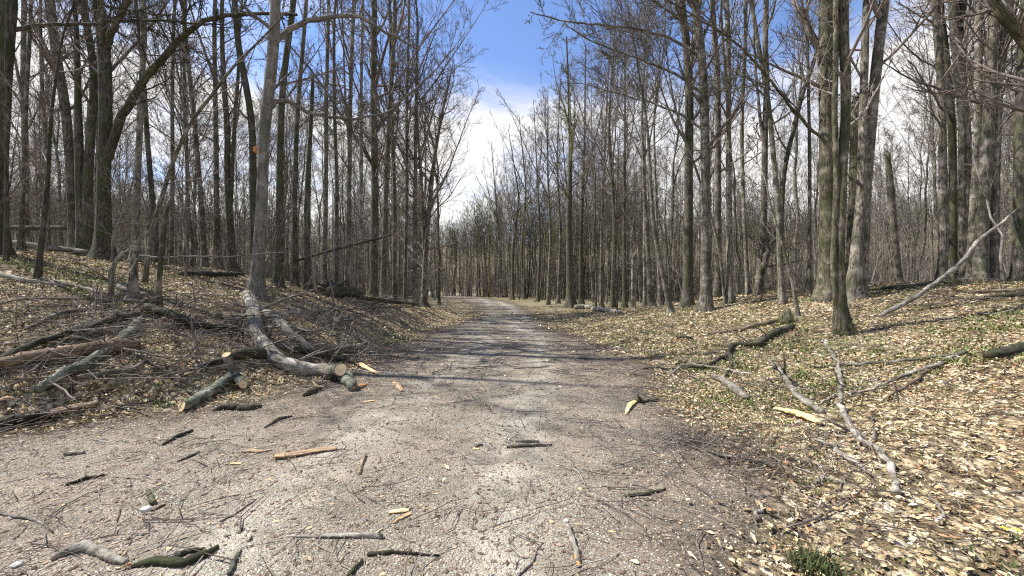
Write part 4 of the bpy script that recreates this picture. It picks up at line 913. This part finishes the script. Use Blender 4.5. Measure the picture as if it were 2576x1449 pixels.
wood('fallen_branch', 'slim branch slanting over the upper end of the felled trunks', 'branch', B_LOG, [(590, 815), (640, 783, 8.4), (690, 762, 8.8), (740, 745, 9.2), (790, 728, 9.6)], [5, 7, 6, 5, 3], seed=33, twigs=8)
wood('fallen_branch', 'slim branch lying right from the upper felled trunk toward the track', 'branch', B_LOG, [(640, 815), (720, 803), (800, 795), (880, 788), (950, 782), (1010, 780)], [5, 6, 5, 5, 3], seed=34, twigs=14, lift=3)
wood('fallen_branch', 'bare branch curving over the second felled trunk', 'branch', B_TWIG, [(680, 838), (730, 832), (790, 838, 7.6), (850, 820), (905, 796)], [5, 6, 5, 4, 2], seed=35, twigs=12, lift=3)
wood('fallen_branch', 'brushy branch laid along the gravel past the rough dark butt', 'branch', B_LOGD, [(790, 895), (860, 893), (920, 899), (985, 902), (1055, 905)], [7, 8, 6, 4, 2], seed=36, twigs=14, lift=2)
wood('fallen_branch', 'dark thin branch in the grass below the root stump', 'branch', B_LOGD, [(900, 760), (960, 768), (1020, 772), (1075, 770)], [8, 9, 7, 4], seed=37, twigs=14, lift=2)
wood('fallen_branch', 'pale forked branch in the brush beside the pale straight tree', 'branch', B_LOG, [(925, 775), (975, 762), (1030, 757), (1070, 752)], [6, 7, 6, 4], seed=38, twigs=14, lift=2)
# uprooted stump
sb = gpt(840, 748); st = thing('root_stump', sb, 'dark uprooted stump with tangled roots behind the brush left of the track', 'stump')
a = Acc(); a.tubes(np.array([[-.35, 0, 0.1], [0, 0, 0.25], [.5, .1, 0.2], [1.0, .2, .05]]), np.array([.22, .3, .2, .12]), 10, cap=True, rough=.2); link('stump', a.mesh('stump', B_LOGD), st)
a = Acc(); g = np.random.default_rng(5)
for q in range(14):
    d = unit(np.array([g.normal() - 0.5, g.normal() * .6, abs(g.normal()) * .7])); P = np.array([[-.1, 0, .2] + d * s + g.normal(size=3) * .04 for s in (0, .25, .5, .75)]); P[:, 2] = np.maximum(P[:, 2], .02); a.tubes(P, np.array([.08, .05, .03, .01]), 5)
link('roots', a.mesh('roots', B_LOGD), st)
# centre right
wood('pale_log', 'short pale log, left one of the pair lying at the wood edge', 'log', B_DEAD, [(1447, 779), (1470, 778), (1491, 777)], [11, 11, 10], seed=41)
wood('pale_log', 'longer grey log right of the short pale one at the wood edge', 'log', B_DEAD, [(1492, 782), (1520, 785), (1560, 790)], [10, 10, 8], seed=42)
# right bank
wood('forked_dark_log', 'dark bent log coming down from the mossy stump on the right bank', 'log', B_LOGD, [(1995, 828), (1958, 843), (1929, 857), (1906, 877), (1880, 872), (1840, 875)], [10, 13, 13, 15, 9, 8], seed=43,
     subs=[([(1840, 875), (1837, 888), (1830, 900), (1801, 918), (1769, 932), (1727, 928), (1691, 932), (1613, 928)], [9, 8, 7, 3]), ([(1837, 898), (1840, 928), (1826, 952)], [7, 5])], twigs=5, twlen=0.5, lift=1.0)
wood('thin_branch', 'pale thin stick crossing the lower arm of the dark bent log', 'stick', B_DEAD, [(1690, 944), (1716, 925), (1769, 927), (1816, 936), (1894, 948)], [3, 4, 4, 3], seed=44, lift=2)
wood('fallen_branch', 'orange brown branch lying left of the dark bent log on the bank', 'branch', B_BROWN, [(1776, 842), (1816, 840), (1862, 834), (1912, 822), (1968, 808)], [3, 6, 8, 10, 7], seed=45)
wood('fallen_branch', 'short dark stick in the leaves midway up the right bank', 'stick', B_LOGD, [(1700, 852), (1722, 853), (1742, 856)], [6, 8, 4], seed=46)
wood('pale_log', 'whitish grey rotten log below the fork of the dark bent log', 'log', B_DEAD, [(1794, 951), (1826, 970), (1851, 992), (1885, 1011)], [9, 13, 17, 13], seed=47, rough=0.14)
wood('torn_stick', 'stick with a bright torn end at the right margin of the gravel', 'stick', B_LOGD, [(1656, 1009), (1625, 1013), (1599, 1014)], [6, 7, 9], seed=48, tips=[(W_YELL, [(1600, 1013), (1585, 1022), (1574, 1044)], [8, 10, 4])],
     subs=[([(1612, 1012), (1609, 1001, 5.3), (1607, 992, 5.3)], [6, 3])])
wood('grey_branch', 'grey branch with a side twig above the yellow slab', 'branch', B_LOG, [(1936, 912), (1965, 943), (1993, 992), (2015, 1014), (2043, 1028), (2070, 1048)], [8, 11, 13, 15, 15, 13], seed=49, subs=[([(1972, 950), (1973, 918, 5.4), (1972, 887, 5.4)], [7, 3])], twigs=3, twlen=0.4)
wood('bleached_branch', 'long bleached branch snaking down the right bank to a white broken end', 'branch', B_DEAD, [(2070, 857), (2092, 893), (2110, 920), (2112, 946), (2116, 982), (2110, 1022), (2128, 1057), (2141, 1088), (2172, 1115), (2208, 1146), (2234, 1168), (2248, 1200), (2261, 1226), (2253, 1250)],
     [5, 6, 7, 8, 9, 10, 13, 15, 14, 13, 13, 14, 14, 17], seed=50, k=60, rough=0.12, lift=0.35, subs=[([(2119, 988), (2163, 968), (2212, 955)], [5, 3]), ([(2062, 1022), (2090, 1005), (2112, 992)], [4, 5]), ([(2140, 1086), (2110, 1094), (2080, 1098)], [7, 3])], twigs=5, twlen=0.4)
wood('thin_branch', 'long level stick crossing the bank behind the bleached branch', 'stick', B_LOG, [(2021, 929), (2110, 926), (2199, 920), (2288, 913), (2376, 902), (2430, 892)], [4, 6, 6, 7], seed=51)
wood('thin_branch', 'bent stick joining the long level stick at its right end', 'stick', B_LOG, [(2123, 1000), (2199, 986), (2243, 964), (2310, 940), (2359, 928), (2390, 906), (2430, 894)], [5, 6, 8, 8], seed=52)
wood('thin_branch', 'short brown stick below the bent stick on the right bank', 'stick', B_BROWN, [(2221, 1013), (2288, 973), (2338, 941)], [5, 7, 7], seed=53)
wood('rotten_log', 'dark rotten log at the right edge of the picture', 'log', B_LOGD, [(2484, 908), (2519, 903), (2576, 890), (2620, 884)], [18, 22, 24, 20], seed=54, rough=0.14)
wood('mottled_stick', 'mottled stick left of the white broken end', 'stick', B_DEAD, [(2056, 1115), (2101, 1137), (2145, 1173), (2187, 1202)], [7, 9, 10, 7], seed=55)
wood('pale_stick', 'small pale upright stick right of the bleached branch', 'stick', B_DEAD, [(2193, 1054), (2199, 1088), (2201, 1112)], [4, 6, 4], seed=56)
wood('short_stick', 'short grey stick left below the mottled stick', 'stick', B_LOG, [(2048, 1228), (2060, 1219), (2072, 1207)], [7, 7, 4], seed=57)
wood('pale_stick', 'hooked pale stick at the lower right margin of the gravel', 'stick', B_DEAD, [(1912, 1262), (1919, 1283), (1904, 1307), (1905, 1328)], [6, 8, 7, 4], seed=58)
wood('pale_stick', 'small bent pale stick in the leaves at lower right', 'stick', B_DEAD, [(2345, 1262), (2370, 1295), (2357, 1327)], [4, 6, 5], seed=59)
wood('leaning_branch', 'long white dead branch leaning up to the right from the bank', 'branch', B_DEAD, [(2213, 802), (2286, 758, 8.7), (2363, 705, 8.8), (2428, 652, 8.9), (2464, 598, 9), (2505, 575, 9), (2558, 527, 9.1)], [9, 9, 8, 8, 7, 5, 3], seed=60, jit=0.008)
wood('fallen_log', 'dark log lying along the crest between the two right clusters', 'log', B_LOGD, [(2154, 734), (2252, 729), (2301, 726), (2332, 717), (2421, 713)], [6, 8, 9, 8, 5], seed=61, twigs=5)
wood('fallen_log', 'upper of two logs on the crest at the right edge', 'log', B_BROWN, [(2447, 740), (2510, 737), (2590, 733)], [6, 7, 7], seed=62)
wood('fallen_log', 'lower of two logs on the crest at the right edge', 'log', B_LOGD, [(2479, 755), (2530, 751), (2590, 746)], [8, 10, 10], seed=63)
wood('leaning_pole', 'thin pale pole leaning behind the broad forked trunk of the right cluster', 'branch', B_DEAD, [(2162, 640, 14), (2180, 690, 13.5), (2200, 725, 13)], [4, 5, 5], seed=64)
wood('upright_twig', 'leafless upright twig growing in the leaves of the right bank', 'twig', B_TWIG, [(2279, 1120), (2268, 1066, 4.4), (2261, 1000, 4.4), (2243, 951, 4.4)], [5, 4, 4, 2], seed=65, twigs=3, twlen=0.25, jit=0.004)
# on the gravel
for nm, lb, m, pts, w_ in [
    ('dark_stick', 'straight dark stick, lower of the pair in mid track', B_LOGD, [(1275, 1127), (1325, 1125), (1389, 1122)], [5, 7, 5]),
    ('dark_stick', 'bent stick, upper of the pair in mid track', B_LOG, [(1262, 1100), (1292, 1110), (1319, 1114), (1356, 1113)], [3, 6, 7, 5]),
    ('short_stick', 'stubby stick pointing at the tiny yellow chip', B_LOG, [(1193, 1128), (1213, 1119)], [5, 6]),
    ('short_stick', 'short upright-looking brown stick right of the split plank', B_BROWN, [(919, 1147), (909, 1170), (905, 1195)], [7, 9, 6]),
    ('white_stick', 'white peeled stick with an orange tip at the bottom of the track', B_DEAD, [(1430, 1328), (1438, 1358), (1447, 1385), (1453, 1420)], [11, 13, 13, 11]),
    ('pale_stick', 'long pale stick lying level at bottom centre', B_DEAD, [(720, 1351), (790, 1354), (859, 1353), (909, 1351), (962, 1355)], [4, 7, 10, 12, 10]),
    ('dark_stick', 'long dark stick below the long pale one', B_LOGD, [(925, 1398), (992, 1393), (1042, 1397), (1106, 1400)], [9, 8, 7, 4]),
    ('dark_stick', 'dark stick leaving the bottom edge under the pale stick', B_LOGD, [(872, 1455), (895, 1432), (912, 1412)], [9, 9, 6]),
    ('dark_stick', 'dark stick at the right margin of the gravel near the bottom', B_LOGD, [(1572, 1251), (1625, 1246), (1675, 1233)], [7, 8, 5]),
    ('curved_stick', 'curved grey stick at lower left with a torn orange end', B_LOG, [(130, 1412), (167, 1393), (207, 1383), (247, 1394), (283, 1413), (318, 1421)], [10, 18, 20, 18, 17, 12]),
    ('curved_stick', 'thick dark stick with a bare strip right of the curved grey one', B_LOGD, [(330, 1429), (383, 1418), (427, 1421), (467, 1423), (513, 1403), (548, 1379)], [9, 17, 18, 18, 16, 9]),
    ('dark_stick', 'dark stick forking off above the thick dark stick', B_LOGD, [(433, 1408), (473, 1393), (515, 1385)], [9, 11, 7]),
    ('blue_grey_stick', 'short blue grey stick standing out at the bottom edge', B_LOGM, [(578, 1450), (590, 1414), (607, 1388)], [10, 11, 5]),
    ('dark_stick', 'dark stick on the gravel upper left of the split plank', B_LOGD, [(410, 1121), (447, 1101), (484, 1086)], [5, 8, 6]),
    ('dark_stick', 'small dark stick left of the pale sliver', B_LOGD, [(447, 1163), (475, 1152), (502, 1139)], [4, 6, 4]),
    ('dark_stick', 'black stick on the left gravel above the white stone', B_LOGD, [(167, 1223), (217, 1207), (262, 1198)], [6, 8, 5]),
    ('dark_stick', 'dark twiggy stick right of the forked sawn log on the gravel', B_LOGD, [(667, 1078), (700, 1057), (735, 1049)], [4, 8, 4]),
    ('pale_stick', 'short pale stick on the left gravel', B_DEAD, [(160, 1147), (213, 1141)], [8, 6]),
    ('mossy_stick', 'yellow green stick pointing at the white stone', B_MOSS, [(372, 1236), (385, 1272)], [7, 11]),
    ('short_stick', 'thin brown stick against the white stone', B_BROWN, [(382, 1287), (414, 1271)], [7, 5]),
    ('white_twig', 'white twig entering from the left edge near the bottom', B_DEAD, [(-10, 1292), (50, 1305), (100, 1312), (134, 1342)], [6, 6, 5, 3]),
    ('thin_twig', 'thin dark twig on the gravel below the split plank', B_TWIG, [(553, 1314), (600, 1290), (644, 1256)], [4, 4, 2]),
    ('thin_twig', 'thin forked twig at the bottom edge left of the white stick', B_TWIG, [(1305, 1452), (1342, 1413), (1350, 1385), (1366, 1366)], [5, 5, 4, 3]),
    ('thin_twig', 'thin twig arching across the gravel at the right margin', B_TWIGP, [(1570, 1217), (1630, 1228), (1670, 1262), (1700, 1285)], [3, 4, 4, 2]),
    ('thin_twig', 'thin long twig low in the leaves at bottom right', B_TWIG, [(1980, 1335), (2060, 1310), (2130, 1270), (2190, 1225)], [4, 5, 4, 2]),
    ('pale_branch', 'tangle of thin grey sticks heaped at the margin below the torn stick', B_LOG, [(1720, 1120), (1790, 1145), (1860, 1160), (1925, 1172)], [4, 6, 7, 5])]:
    tips = ()
    if nm == 'white_stick': tips = [(W_ORANGE, [(1451, 1402), (1455, 1428)], [12, 8])]
    if nm == 'curved_stick' and 'torn' in lb: tips = [(W_ORANGE, [(284, 1414), (303, 1417), (324, 1423)], [13, 10, 6])]
    if nm == 'curved_stick' and 'strip' in lb: tips = [(W_FRESH, [(345, 1421), (383, 1411), (425, 1415)], [3, 8, 3])]
    wood(nm, lb, 'stick' if 'twig' not in nm else 'twig', m, pts, w_, seed=abs(hash(nm)) % 97 if False else len(lb), tips=tips, jit=0.003, twigs=16 if 'tangle' in lb else 0, twlen=0.45, k=max(12, len(pts) * 5))

def rock(name, label, px, py, wpx, m, seed):
    c = gpt(px, py); r = wpx / 2 * c[1] / FP; g = np.random.default_rng(seed)
    me = bpy.data.meshes.new(name); import bmesh
    bm = bmesh.new(); bmesh.ops.create_icosphere(bm, subdivisions=2, radius=r)
    for v in bm.verts: v.co *= 1 + g.normal() * 0.07; v.co.z *= 0.65
    bm.to_mesh(me); bm.free(); me.materials.append(m)
    return tag(link(name, me, None, c + [0, 0, r * 0.3]), label, 'stone')
rock('white_stone', 'white stone on the left gravel beside the yellow green stick', 367, 1284, 22, M_STONE, 1)
rock('pale_stone', 'pale stone above the white peeled stick', 1424, 1313, 13, M_STONE, 2)
rock('pale_stone', 'pale stone at the bottom left corner region of the gravel', 42, 1425, 22, M_STONE, 3)

# moss around the foot of the near twin tree, and green foot of the big left trees
def moss_skirt(parent, base, rad, h, n, seed):
    g = np.random.default_rng(seed); a = Acc(); V = []; T = []
    for q in range(n):
        z = g.random() ** 2 * h; th = g.uniform(0, 6.28); rr = rad * (1 + 0.5 * math.exp(-z / 0.2)) * g.uniform(0.95, 1.15)
        c = np.array([math.cos(th) * rr, math.sin(th) * rr, z]); s = g.uniform(0.006, 0.016); e = g.normal(size=(3, 3)) * s; V += [c + e[0], c + e[1], c + e[2]]; T.append((3 * q, 3 * q + 1, 3 * q + 2))
    o = link('moss', mk_mesh('moss', V, None, T, [M_MOSS], None, False), parent); return o
moss_skirt(o_m, b_m, 0.135, 0.3, 800, 4)
moss_skirt(o_big, b_big, 0.24, 0.45, 900, 5)
# mossy stump behind the dark bent log
ms = gpt(1978, 812); mo = thing('mossy_stump', ms, 'low mossy stump at the foot of the crooked pale sapling', 'stump')
a = Acc(); a.tubes(np.array([[0, 0, -.1], [0, 0.02, .1], [.02, .03, .28], [.1, .03, .36]]), np.array([.17, .14, .1, .04]), 10, cap=True, rough=.18); link('stump', a.mesh('stump', B_MOSS), mo)
moss_skirt(mo, ms, 0.12, 0.3, 700, 6)

# ------------------------------------------------------------------ ground cover
def scatter(n, D, yn, yf, um=1.5, g=None):
    """points whose density is at most D per square metre and falls with distance squared beyond"""
    y = np.concatenate([np.sqrt(g.uniform(1.0, (yn) ** 2, int(D * um * (yn ** 2 - 1)))), yn * np.exp(g.random(n) * math.log(yf / yn))])
    return g.uniform(-um, um, len(y)) * y + 0.0, y
def leaves():
    g = np.random.default_rng(21)
    x, y = scatter(210000, 1150, 4.6, 34, g=g)
    t = trackness(x, y); pt = fbm(x * 1.1 + 40, y * 1.1, 3)
    keep = g.random(len(x)) < np.clip((1 - t) ** 1.3 * np.where(x > 0, 1.0, 0.95) * (0.35 + 1.3 * ss(0.3, 0.6, pt)) + 0.012 * (t > 0.3), 0, 1)
    x = x[keep]; y = y[keep]; n = len(x); z = ground_h(x, y)
    sz = (0.008 + 0.021 * g.random(n) ** 1.7) * (1 + 1.0 * ss(4, 14, y))
    k = 6; th = np.arange(k) / k * 2 * np.pi; shape = np.array([1.25, 0.72, 0.62, 0.95, 0.62, 0.72])
    loc = np.zeros((n, k + 1, 3)); rr = shape[None] * sz[:, None] * g.uniform(0.6, 1.35, (n, k))
    loc[:, 1:, 0] = rr * np.cos(th); loc[:, 1:, 1] = rr * np.sin(th) * g.uniform(0.3, 1.0, (n, 1)); loc[:, 1:, 2] = g.uniform(-0.1, 0.5, (n, k)) * sz[:, None]
    curl = (g.random(n) < 0.35) * g.uniform(5, 22, n); loc[..., 2] += curl[:, None] * loc[..., 1] ** 2
    rz = g.uniform(0, 6.28, n); ti = g.normal(size=n) * 0.28; ti2 = g.normal(size=n) * 0.28
    X, Yy, Z = loc[..., 0], loc[..., 1], loc[..., 2]
    Z = Z + X * np.sin(ti)[:, None] + Yy * np.sin(ti2)[:, None]
    c, s = np.cos(rz)[:, None], np.sin(rz)[:, None]
    V = np.stack([X * c - Yy * s + x[:, None], X * s + Yy * c + y[:, None], Z + z[:, None] + (0.006 + g.random(n) * 0.03)[:, None]], -1)
    b = np.arange(n)[:, None, None] * (k + 1); i = np.arange(k)[None, :, None]
    T = np.concatenate([b + 0 * i, b + 1 + i, b + 1 + (i + 1) % k], 2).reshape(-1, 3)
    tag(link('leaf_litter', mk_mesh('leaf_litter', V.reshape(-1, 3), None, T, [M_LEAF], None, False)), 'pale and brown dry leaves covering both banks beside the gravel', 'leaf litter', kind='stuff')
    return n
def pebbles():
    g = np.random.default_rng(22)
    for nm, m, cnt, D, s0, s1, lab, fl in (('loose_gravel', M_PEB, 30000, 900, 0.003, 0.0085, 'loose pale pebbles scattered over the gravel track', 0.6), ('bark_crumbs', M_CHIPS, 22000, 600, 0.004, 0.014, 'brown bark crumbs strewn over the gravel track', 0.35)):
        x, y = scatter(cnt, D, 3.4, 14, g=g); t = trackness(x, y); keep = g.random(len(x)) < t * 0.95 + 0.03; x = x[keep]; y = y[keep]; n = len(x); z = ground_h(x, y)
        s = g.uniform(0, 1, n) ** 2.5 * (s1 - s0) + s0; s = s * np.where(y > 6, 1.4, 1)
        o8 = np.array([[1, 0, 0], [0, 1, 0], [-1, 0, 0], [0, -1, 0], [0, 0, 1], [0, 0, -1]], float)
        V = o8[None] * s[:, None, None] * g.uniform(0.6, 1.4, (n, 6, 1)); V[..., 2] *= fl
        if fl < 0.5: V[..., 0] *= 1.9
        rz = g.uniform(0, 6.28, n); c, q = np.cos(rz)[:, None], np.sin(rz)[:, None]; X = V[..., 0] * c - V[..., 1] * q; Y2 = V[..., 0] * q + V[..., 1] * c
        V = np.stack([X + x[:, None], Y2 + y[:, None], V[..., 2] + (z + s * 0.3)[:, None]], -1)
        F = np.array([[0, 1, 4], [1, 2, 4], [2, 3, 4], [3, 0, 4], [1, 0, 5], [2, 1, 5], [3, 2, 5], [0, 3, 5]])
        T = (np.arange(n)[:, None, None] * 6 + F[None]).reshape(-1, 3)
        tag(link(nm, mk_mesh(nm, V.reshape(-1, 3), None, T, [m], None, False)), lab, 'gravel' if m is M_PEB else 'debris', kind='stuff')
def twigs():
    g = np.random.default_rng(23)
    x, y = scatter(14000, 70, 5.0, 30, g=g); n = len(x); t = trackness(x, y); keep = g.random(n) < np.where(t > 0.5, 0.8, 0.9); x = x[keep]; y = y[keep]; n = len(x)
    ln = g.uniform(0.04, 1, n) ** 2 * 0.5 + 0.04; ln *= np.where(y > 7, 1.8, 1.0); a = g.uniform(0, 6.28, n)
    K = 4; P = np.zeros((n, K, 3)); px, py = x.copy(), y.copy(); P[:, 0, 0] = px; P[:, 0, 1] = py
    for k in range(1, K):
        a = a + g.normal(size=n) * 0.3; px = px + np.cos(a) * ln / 3; py = py + np.sin(a) * ln / 3; P[:, k, 0] = px; P[:, k, 1] = py
    up = g.random(n)[:, None] * 0.02 + (g.random((n, 1)) < 0.12) * g.random((n, K)) * 0.15 * ln[:, None]
    r0 = g.uniform(0.0012, 0.0045, n) * (0.6 + ln) * np.where(y > 7, 1.5, 1)
    P[..., 2] = ground_h(P[..., 0], P[..., 1]) + r0[:, None] + up + 0.006
    ac = Acc(); ac.tubes(P, r0[:, None] * np.array([1, 0.9, 0.75, 0.4])[None], 4)
    tag(link('loose_twigs', ac.mesh('loose_twigs', M_TWDEB)), 'countless small broken twigs scattered over gravel and leaves', 'twigs', kind='stuff')
def brush():
    """thin tangled brushwood on the left bank and around the felled trunks"""
    g = np.random.default_rng(24); ac = Acc()
    cl = [(60, 850, 1.3, 60), (150, 830, 1.2, 60), (300, 800, 1.2, 70), (420, 820, 1.2, 60), (520, 840, 1.1, 60), (620, 800, 1.2, 60), (720, 790, 1.3, 60), (820, 780, 1.5, 70), (900, 765, 1.6, 80), (990, 765, 1.6, 80), (1050, 768, 1.2, 50), (820, 890, 1.0, 60), (940, 900, 0.9, 40), (660, 910, 0.8, 40), (250, 940, 1.0, 40), (60, 960, 1.0, 40), (2080, 990, .7, 30), (1880, 1150, .6, 60), (1950, 1180, .6, 50), (1780, 930, .7, 30), (2350, 770, 1.5, 40)]
    for (cx_, cy_, sp_, m) in cl:
        m = int(m * (0.7 if cx_ < 1100 else 0.9))
        c = gpt(cx_, cy_); x = c[0] + g.normal(size=m) * sp_ * 0.7; y = c[1] + g.normal(size=m) * sp_ * 0.55; ln = g.uniform(0.3, 1.5, m) * min(1, sp_)
        a = g.uniform(0, 6.28, m); el = np.abs(g.normal(size=m)) * 0.16; K = 6; P = np.zeros((m, K, 3)); P[:, 0] = np.stack([x, y, ground_h(x, y) + g.random(m) * 0.12 * sp_], 1)
        for k in range(1, K):
            a = a + g.normal(size=m) * 0.16; P[:, k] = P[:, k - 1] + np.stack([np.cos(a), np.sin(a), el * (1 - 0.3 * k)], 1) * (ln / 5)[:, None]
        P[..., 2] = np.maximum(P[..., 2], ground_h(P[..., 0], P[..., 1]) + 0.03)
        r = g.uniform(0.0025, 0.009, m)[:, None] * np.linspace(1, 0.35, K)[None] * (1 if sp_ > 0.8 else 0.6)
        ac.tubes(P, r, 4); c2, rc = kids(P, r, 4, 0.2, 0.95, 40, 0.5, 4, 0.1, 0.12, 0, 0.6, 0.0025, g=g)
        c2[..., 2] = np.maximum(c2[..., 2], ground_h(c2[..., 0], c2[..., 1]) + 0.03); ac.tubes(c2, rc, 3)
    tag(link('brushwood', ac.mesh('brushwood', M_TWDEB)), 'tangled thin brushwood around the felled trunks and on the banks', 'brushwood', kind='stuff')
def green():
    g = np.random.default_rng(25)
    x, y = scatter(24000, 110, 5.0, 26, g=g); t = trackness(x, y); pn = fbm(x * 0.75 + 9, y * 0.75 + 3, 3)
    keep = (t < 0.3) & (g.random(len(x)) < (0.3 * ss(2.4, 3.2, x) * (1 - ss(5.5, 9, x)) * ss(4, 6, y) + ss(0.48, 0.62, pn) * np.where(x > 0, 0.9, np.where(y > 7, 0.9, 0.3)) + 0.1)); x = x[keep]; y = y[keep]
    m = 5; x = np.repeat(x, m) + g.normal(size=len(x) * m) * 0.04; y = np.repeat(y, m) + g.normal(size=len(y) * m) * 0.03; n = len(x)
    z = ground_h(x, y); h = g.uniform(0.03, 0.085, n) * (0.55 + 0.45 * ss(3, 7, y)); wd = h * g.uniform(0.10, 0.2, n); a = g.uniform(0, 6.28, n); ln = g.uniform(0.2, 0.9, n)
    d = np.stack([np.cos(a), np.sin(a), 0 * a], 1); s = np.stack([-np.sin(a), np.cos(a), 0 * a], 1); p0 = np.stack([x, y, z], 1); up = np.array([0, 0, 1.0])
    mid = p0 + d * (h * ln * 0.4)[:, None] + up * (h * 0.6)[:, None]; tip = p0 + d * (h * ln)[:, None] + up * (h * 0.95)[:, None]
    V = np.stack([p0, mid + s * wd[:, None], mid - s * wd[:, None], tip], 1)
    T = (np.arange(n)[:, None, None] * 4 + np.array([[0, 1, 2], [1, 3, 2]])[None]).reshape(-1, 3)
    tag(link('green_shoots', mk_mesh('green_shoots', V.reshape(-1, 3), None, T, [M_GREEN], None, False)), 'small green spring shoots coming up through the leaves', 'ground plants', kind='stuff')
def chips():
    g = np.random.default_rng(31); ac = Acc()
    for (px, py, sp_, m) in [(870, 950, .5, 90), (900, 985, .5, 80), (600, 985, .4, 50), (470, 1050, .35, 50), (640, 1150, .3, 40), (1000, 975, .4, 50), (1600, 1040, .4, 40), (760, 1150, .25, 30), (330, 1420, .15, 30), (950, 1380, .2, 30), (1240, 1110, .3, 25), (200, 1100, .6, 70), (1760, 1180, .4, 50)]:
        c = gpt(px, py); x = c[0] + g.normal(size=m) * sp_; y = c[1] + g.normal(size=m) * sp_ * 0.6; y = np.maximum(y, 1.6); a = g.uniform(0, 6.28, m); l = g.uniform(0.008, 0.04, m)
        P = np.zeros((m, 2, 3)); P[:, 0, 0] = x; P[:, 0, 1] = y; P[:, 1, 0] = x + np.cos(a) * l; P[:, 1, 1] = y + np.sin(a) * l; P[..., 2] = ground_h(P[..., 0], P[..., 1]) + 0.008 + 0.02 * (1 - trackness(P[..., 0], P[..., 1]))
        ac.tubes(P, np.repeat((g.uniform(0.002, 0.006, m))[:, None], 2, 1), 4, cap=True)
    tag(link('wood_crumbs', ac.mesh('wood_crumbs', islandmat('wood crumbs', [(0.0, (0.12, 0.08, 0.05)), (0.4, (0.35, 0.25, 0.14)), (0.75, (0.6, 0.46, 0.27)), (1.0, (0.75, 0.62, 0.4))]), False)), 'pale wood crumbs scattered round the sawn and broken ends', 'wood chips', kind='stuff')
leaves(); pebbles(); twigs(); brush(); green(); chips()
def blades(n, sp_, h0, h1, seed):
    g = np.random.default_rng(seed); V = []; T = []
    for q in range(n):
        a = g.uniform(0, 6.28); r = g.random() ** 0.7 * sp_; p = np.array([math.cos(a) * r, math.sin(a) * r, 0]); h = g.uniform(h0, h1); b = g.uniform(0, 6.28); d = np.array([math.cos(b), math.sin(b), 0]) * h * g.uniform(.2, .8); s = np.array([-math.sin(b), math.cos(b), 0]) * 0.003
        V += [p - s, p + s, p + d * .4 + [0, 0, h * .6] + s, p + d * .4 + [0, 0, h * .6] - s, p + d + [0, 0, h * .9]]; T += [(5 * q, 5 * q + 1, 5 * q + 2), (5 * q, 5 * q + 2, 5 * q + 3), (5 * q + 3, 5 * q + 2, 5 * q + 4)]
    return mk_mesh('grass_tuft', V, None, T, [M_GRASS], None, False)
tag(link('grass_tuft', blades(420, 0.13, .04, .11, 3), None, gpt(2050, 1436)), 'dark green grass tuft at the bottom edge right of the gravel', 'grass tuft')
for i, (px, py, lb) in enumerate([(2528, 1338, 'yellow wildflower, left one of the pair at the lower right edge'), (2560, 1347, 'yellow wildflower, right one of the pair at the lower right edge')]):
    b = gpt(px, py + 22); o = thing('yellow_wildflower', b, lb, 'flower', 'yellow wildflowers'); hh = 0.07 + 0.01 * i
    a = Acc(); a.tubes(np.array([[0, 0, 0], [0.005, 0, hh * .5], [0, 0, hh]]), np.array([.002, .002, .0015]), 5); link('stem', a.mesh('stem', M_GREEN), o)
    V = [[0, 0, hh]]; T = []
    for q in range(6):
        an_ = q * 1.047; c, s = math.cos(an_), math.sin(an_); j = len(V); V += [[c * .01 - s * .006, s * .01 + c * .006, hh + .004], [c * .01 + s * .006, s * .01 - c * .006, hh + .004], [c * .026, s * .026, hh + .008 * (q % 2)]]; T += [(0, j, j + 1), (j, j + 2, j + 1)]
    link('petals', mk_mesh('petals', V, None, T, [M_PETAL], None, False), o)
    link('leaves', blades(14, .03, .03, .06, 8 + i), o)
print('tris', sum(len(m.loops) - 2 * len(m.polygons) for m in bpy.data.meshes))
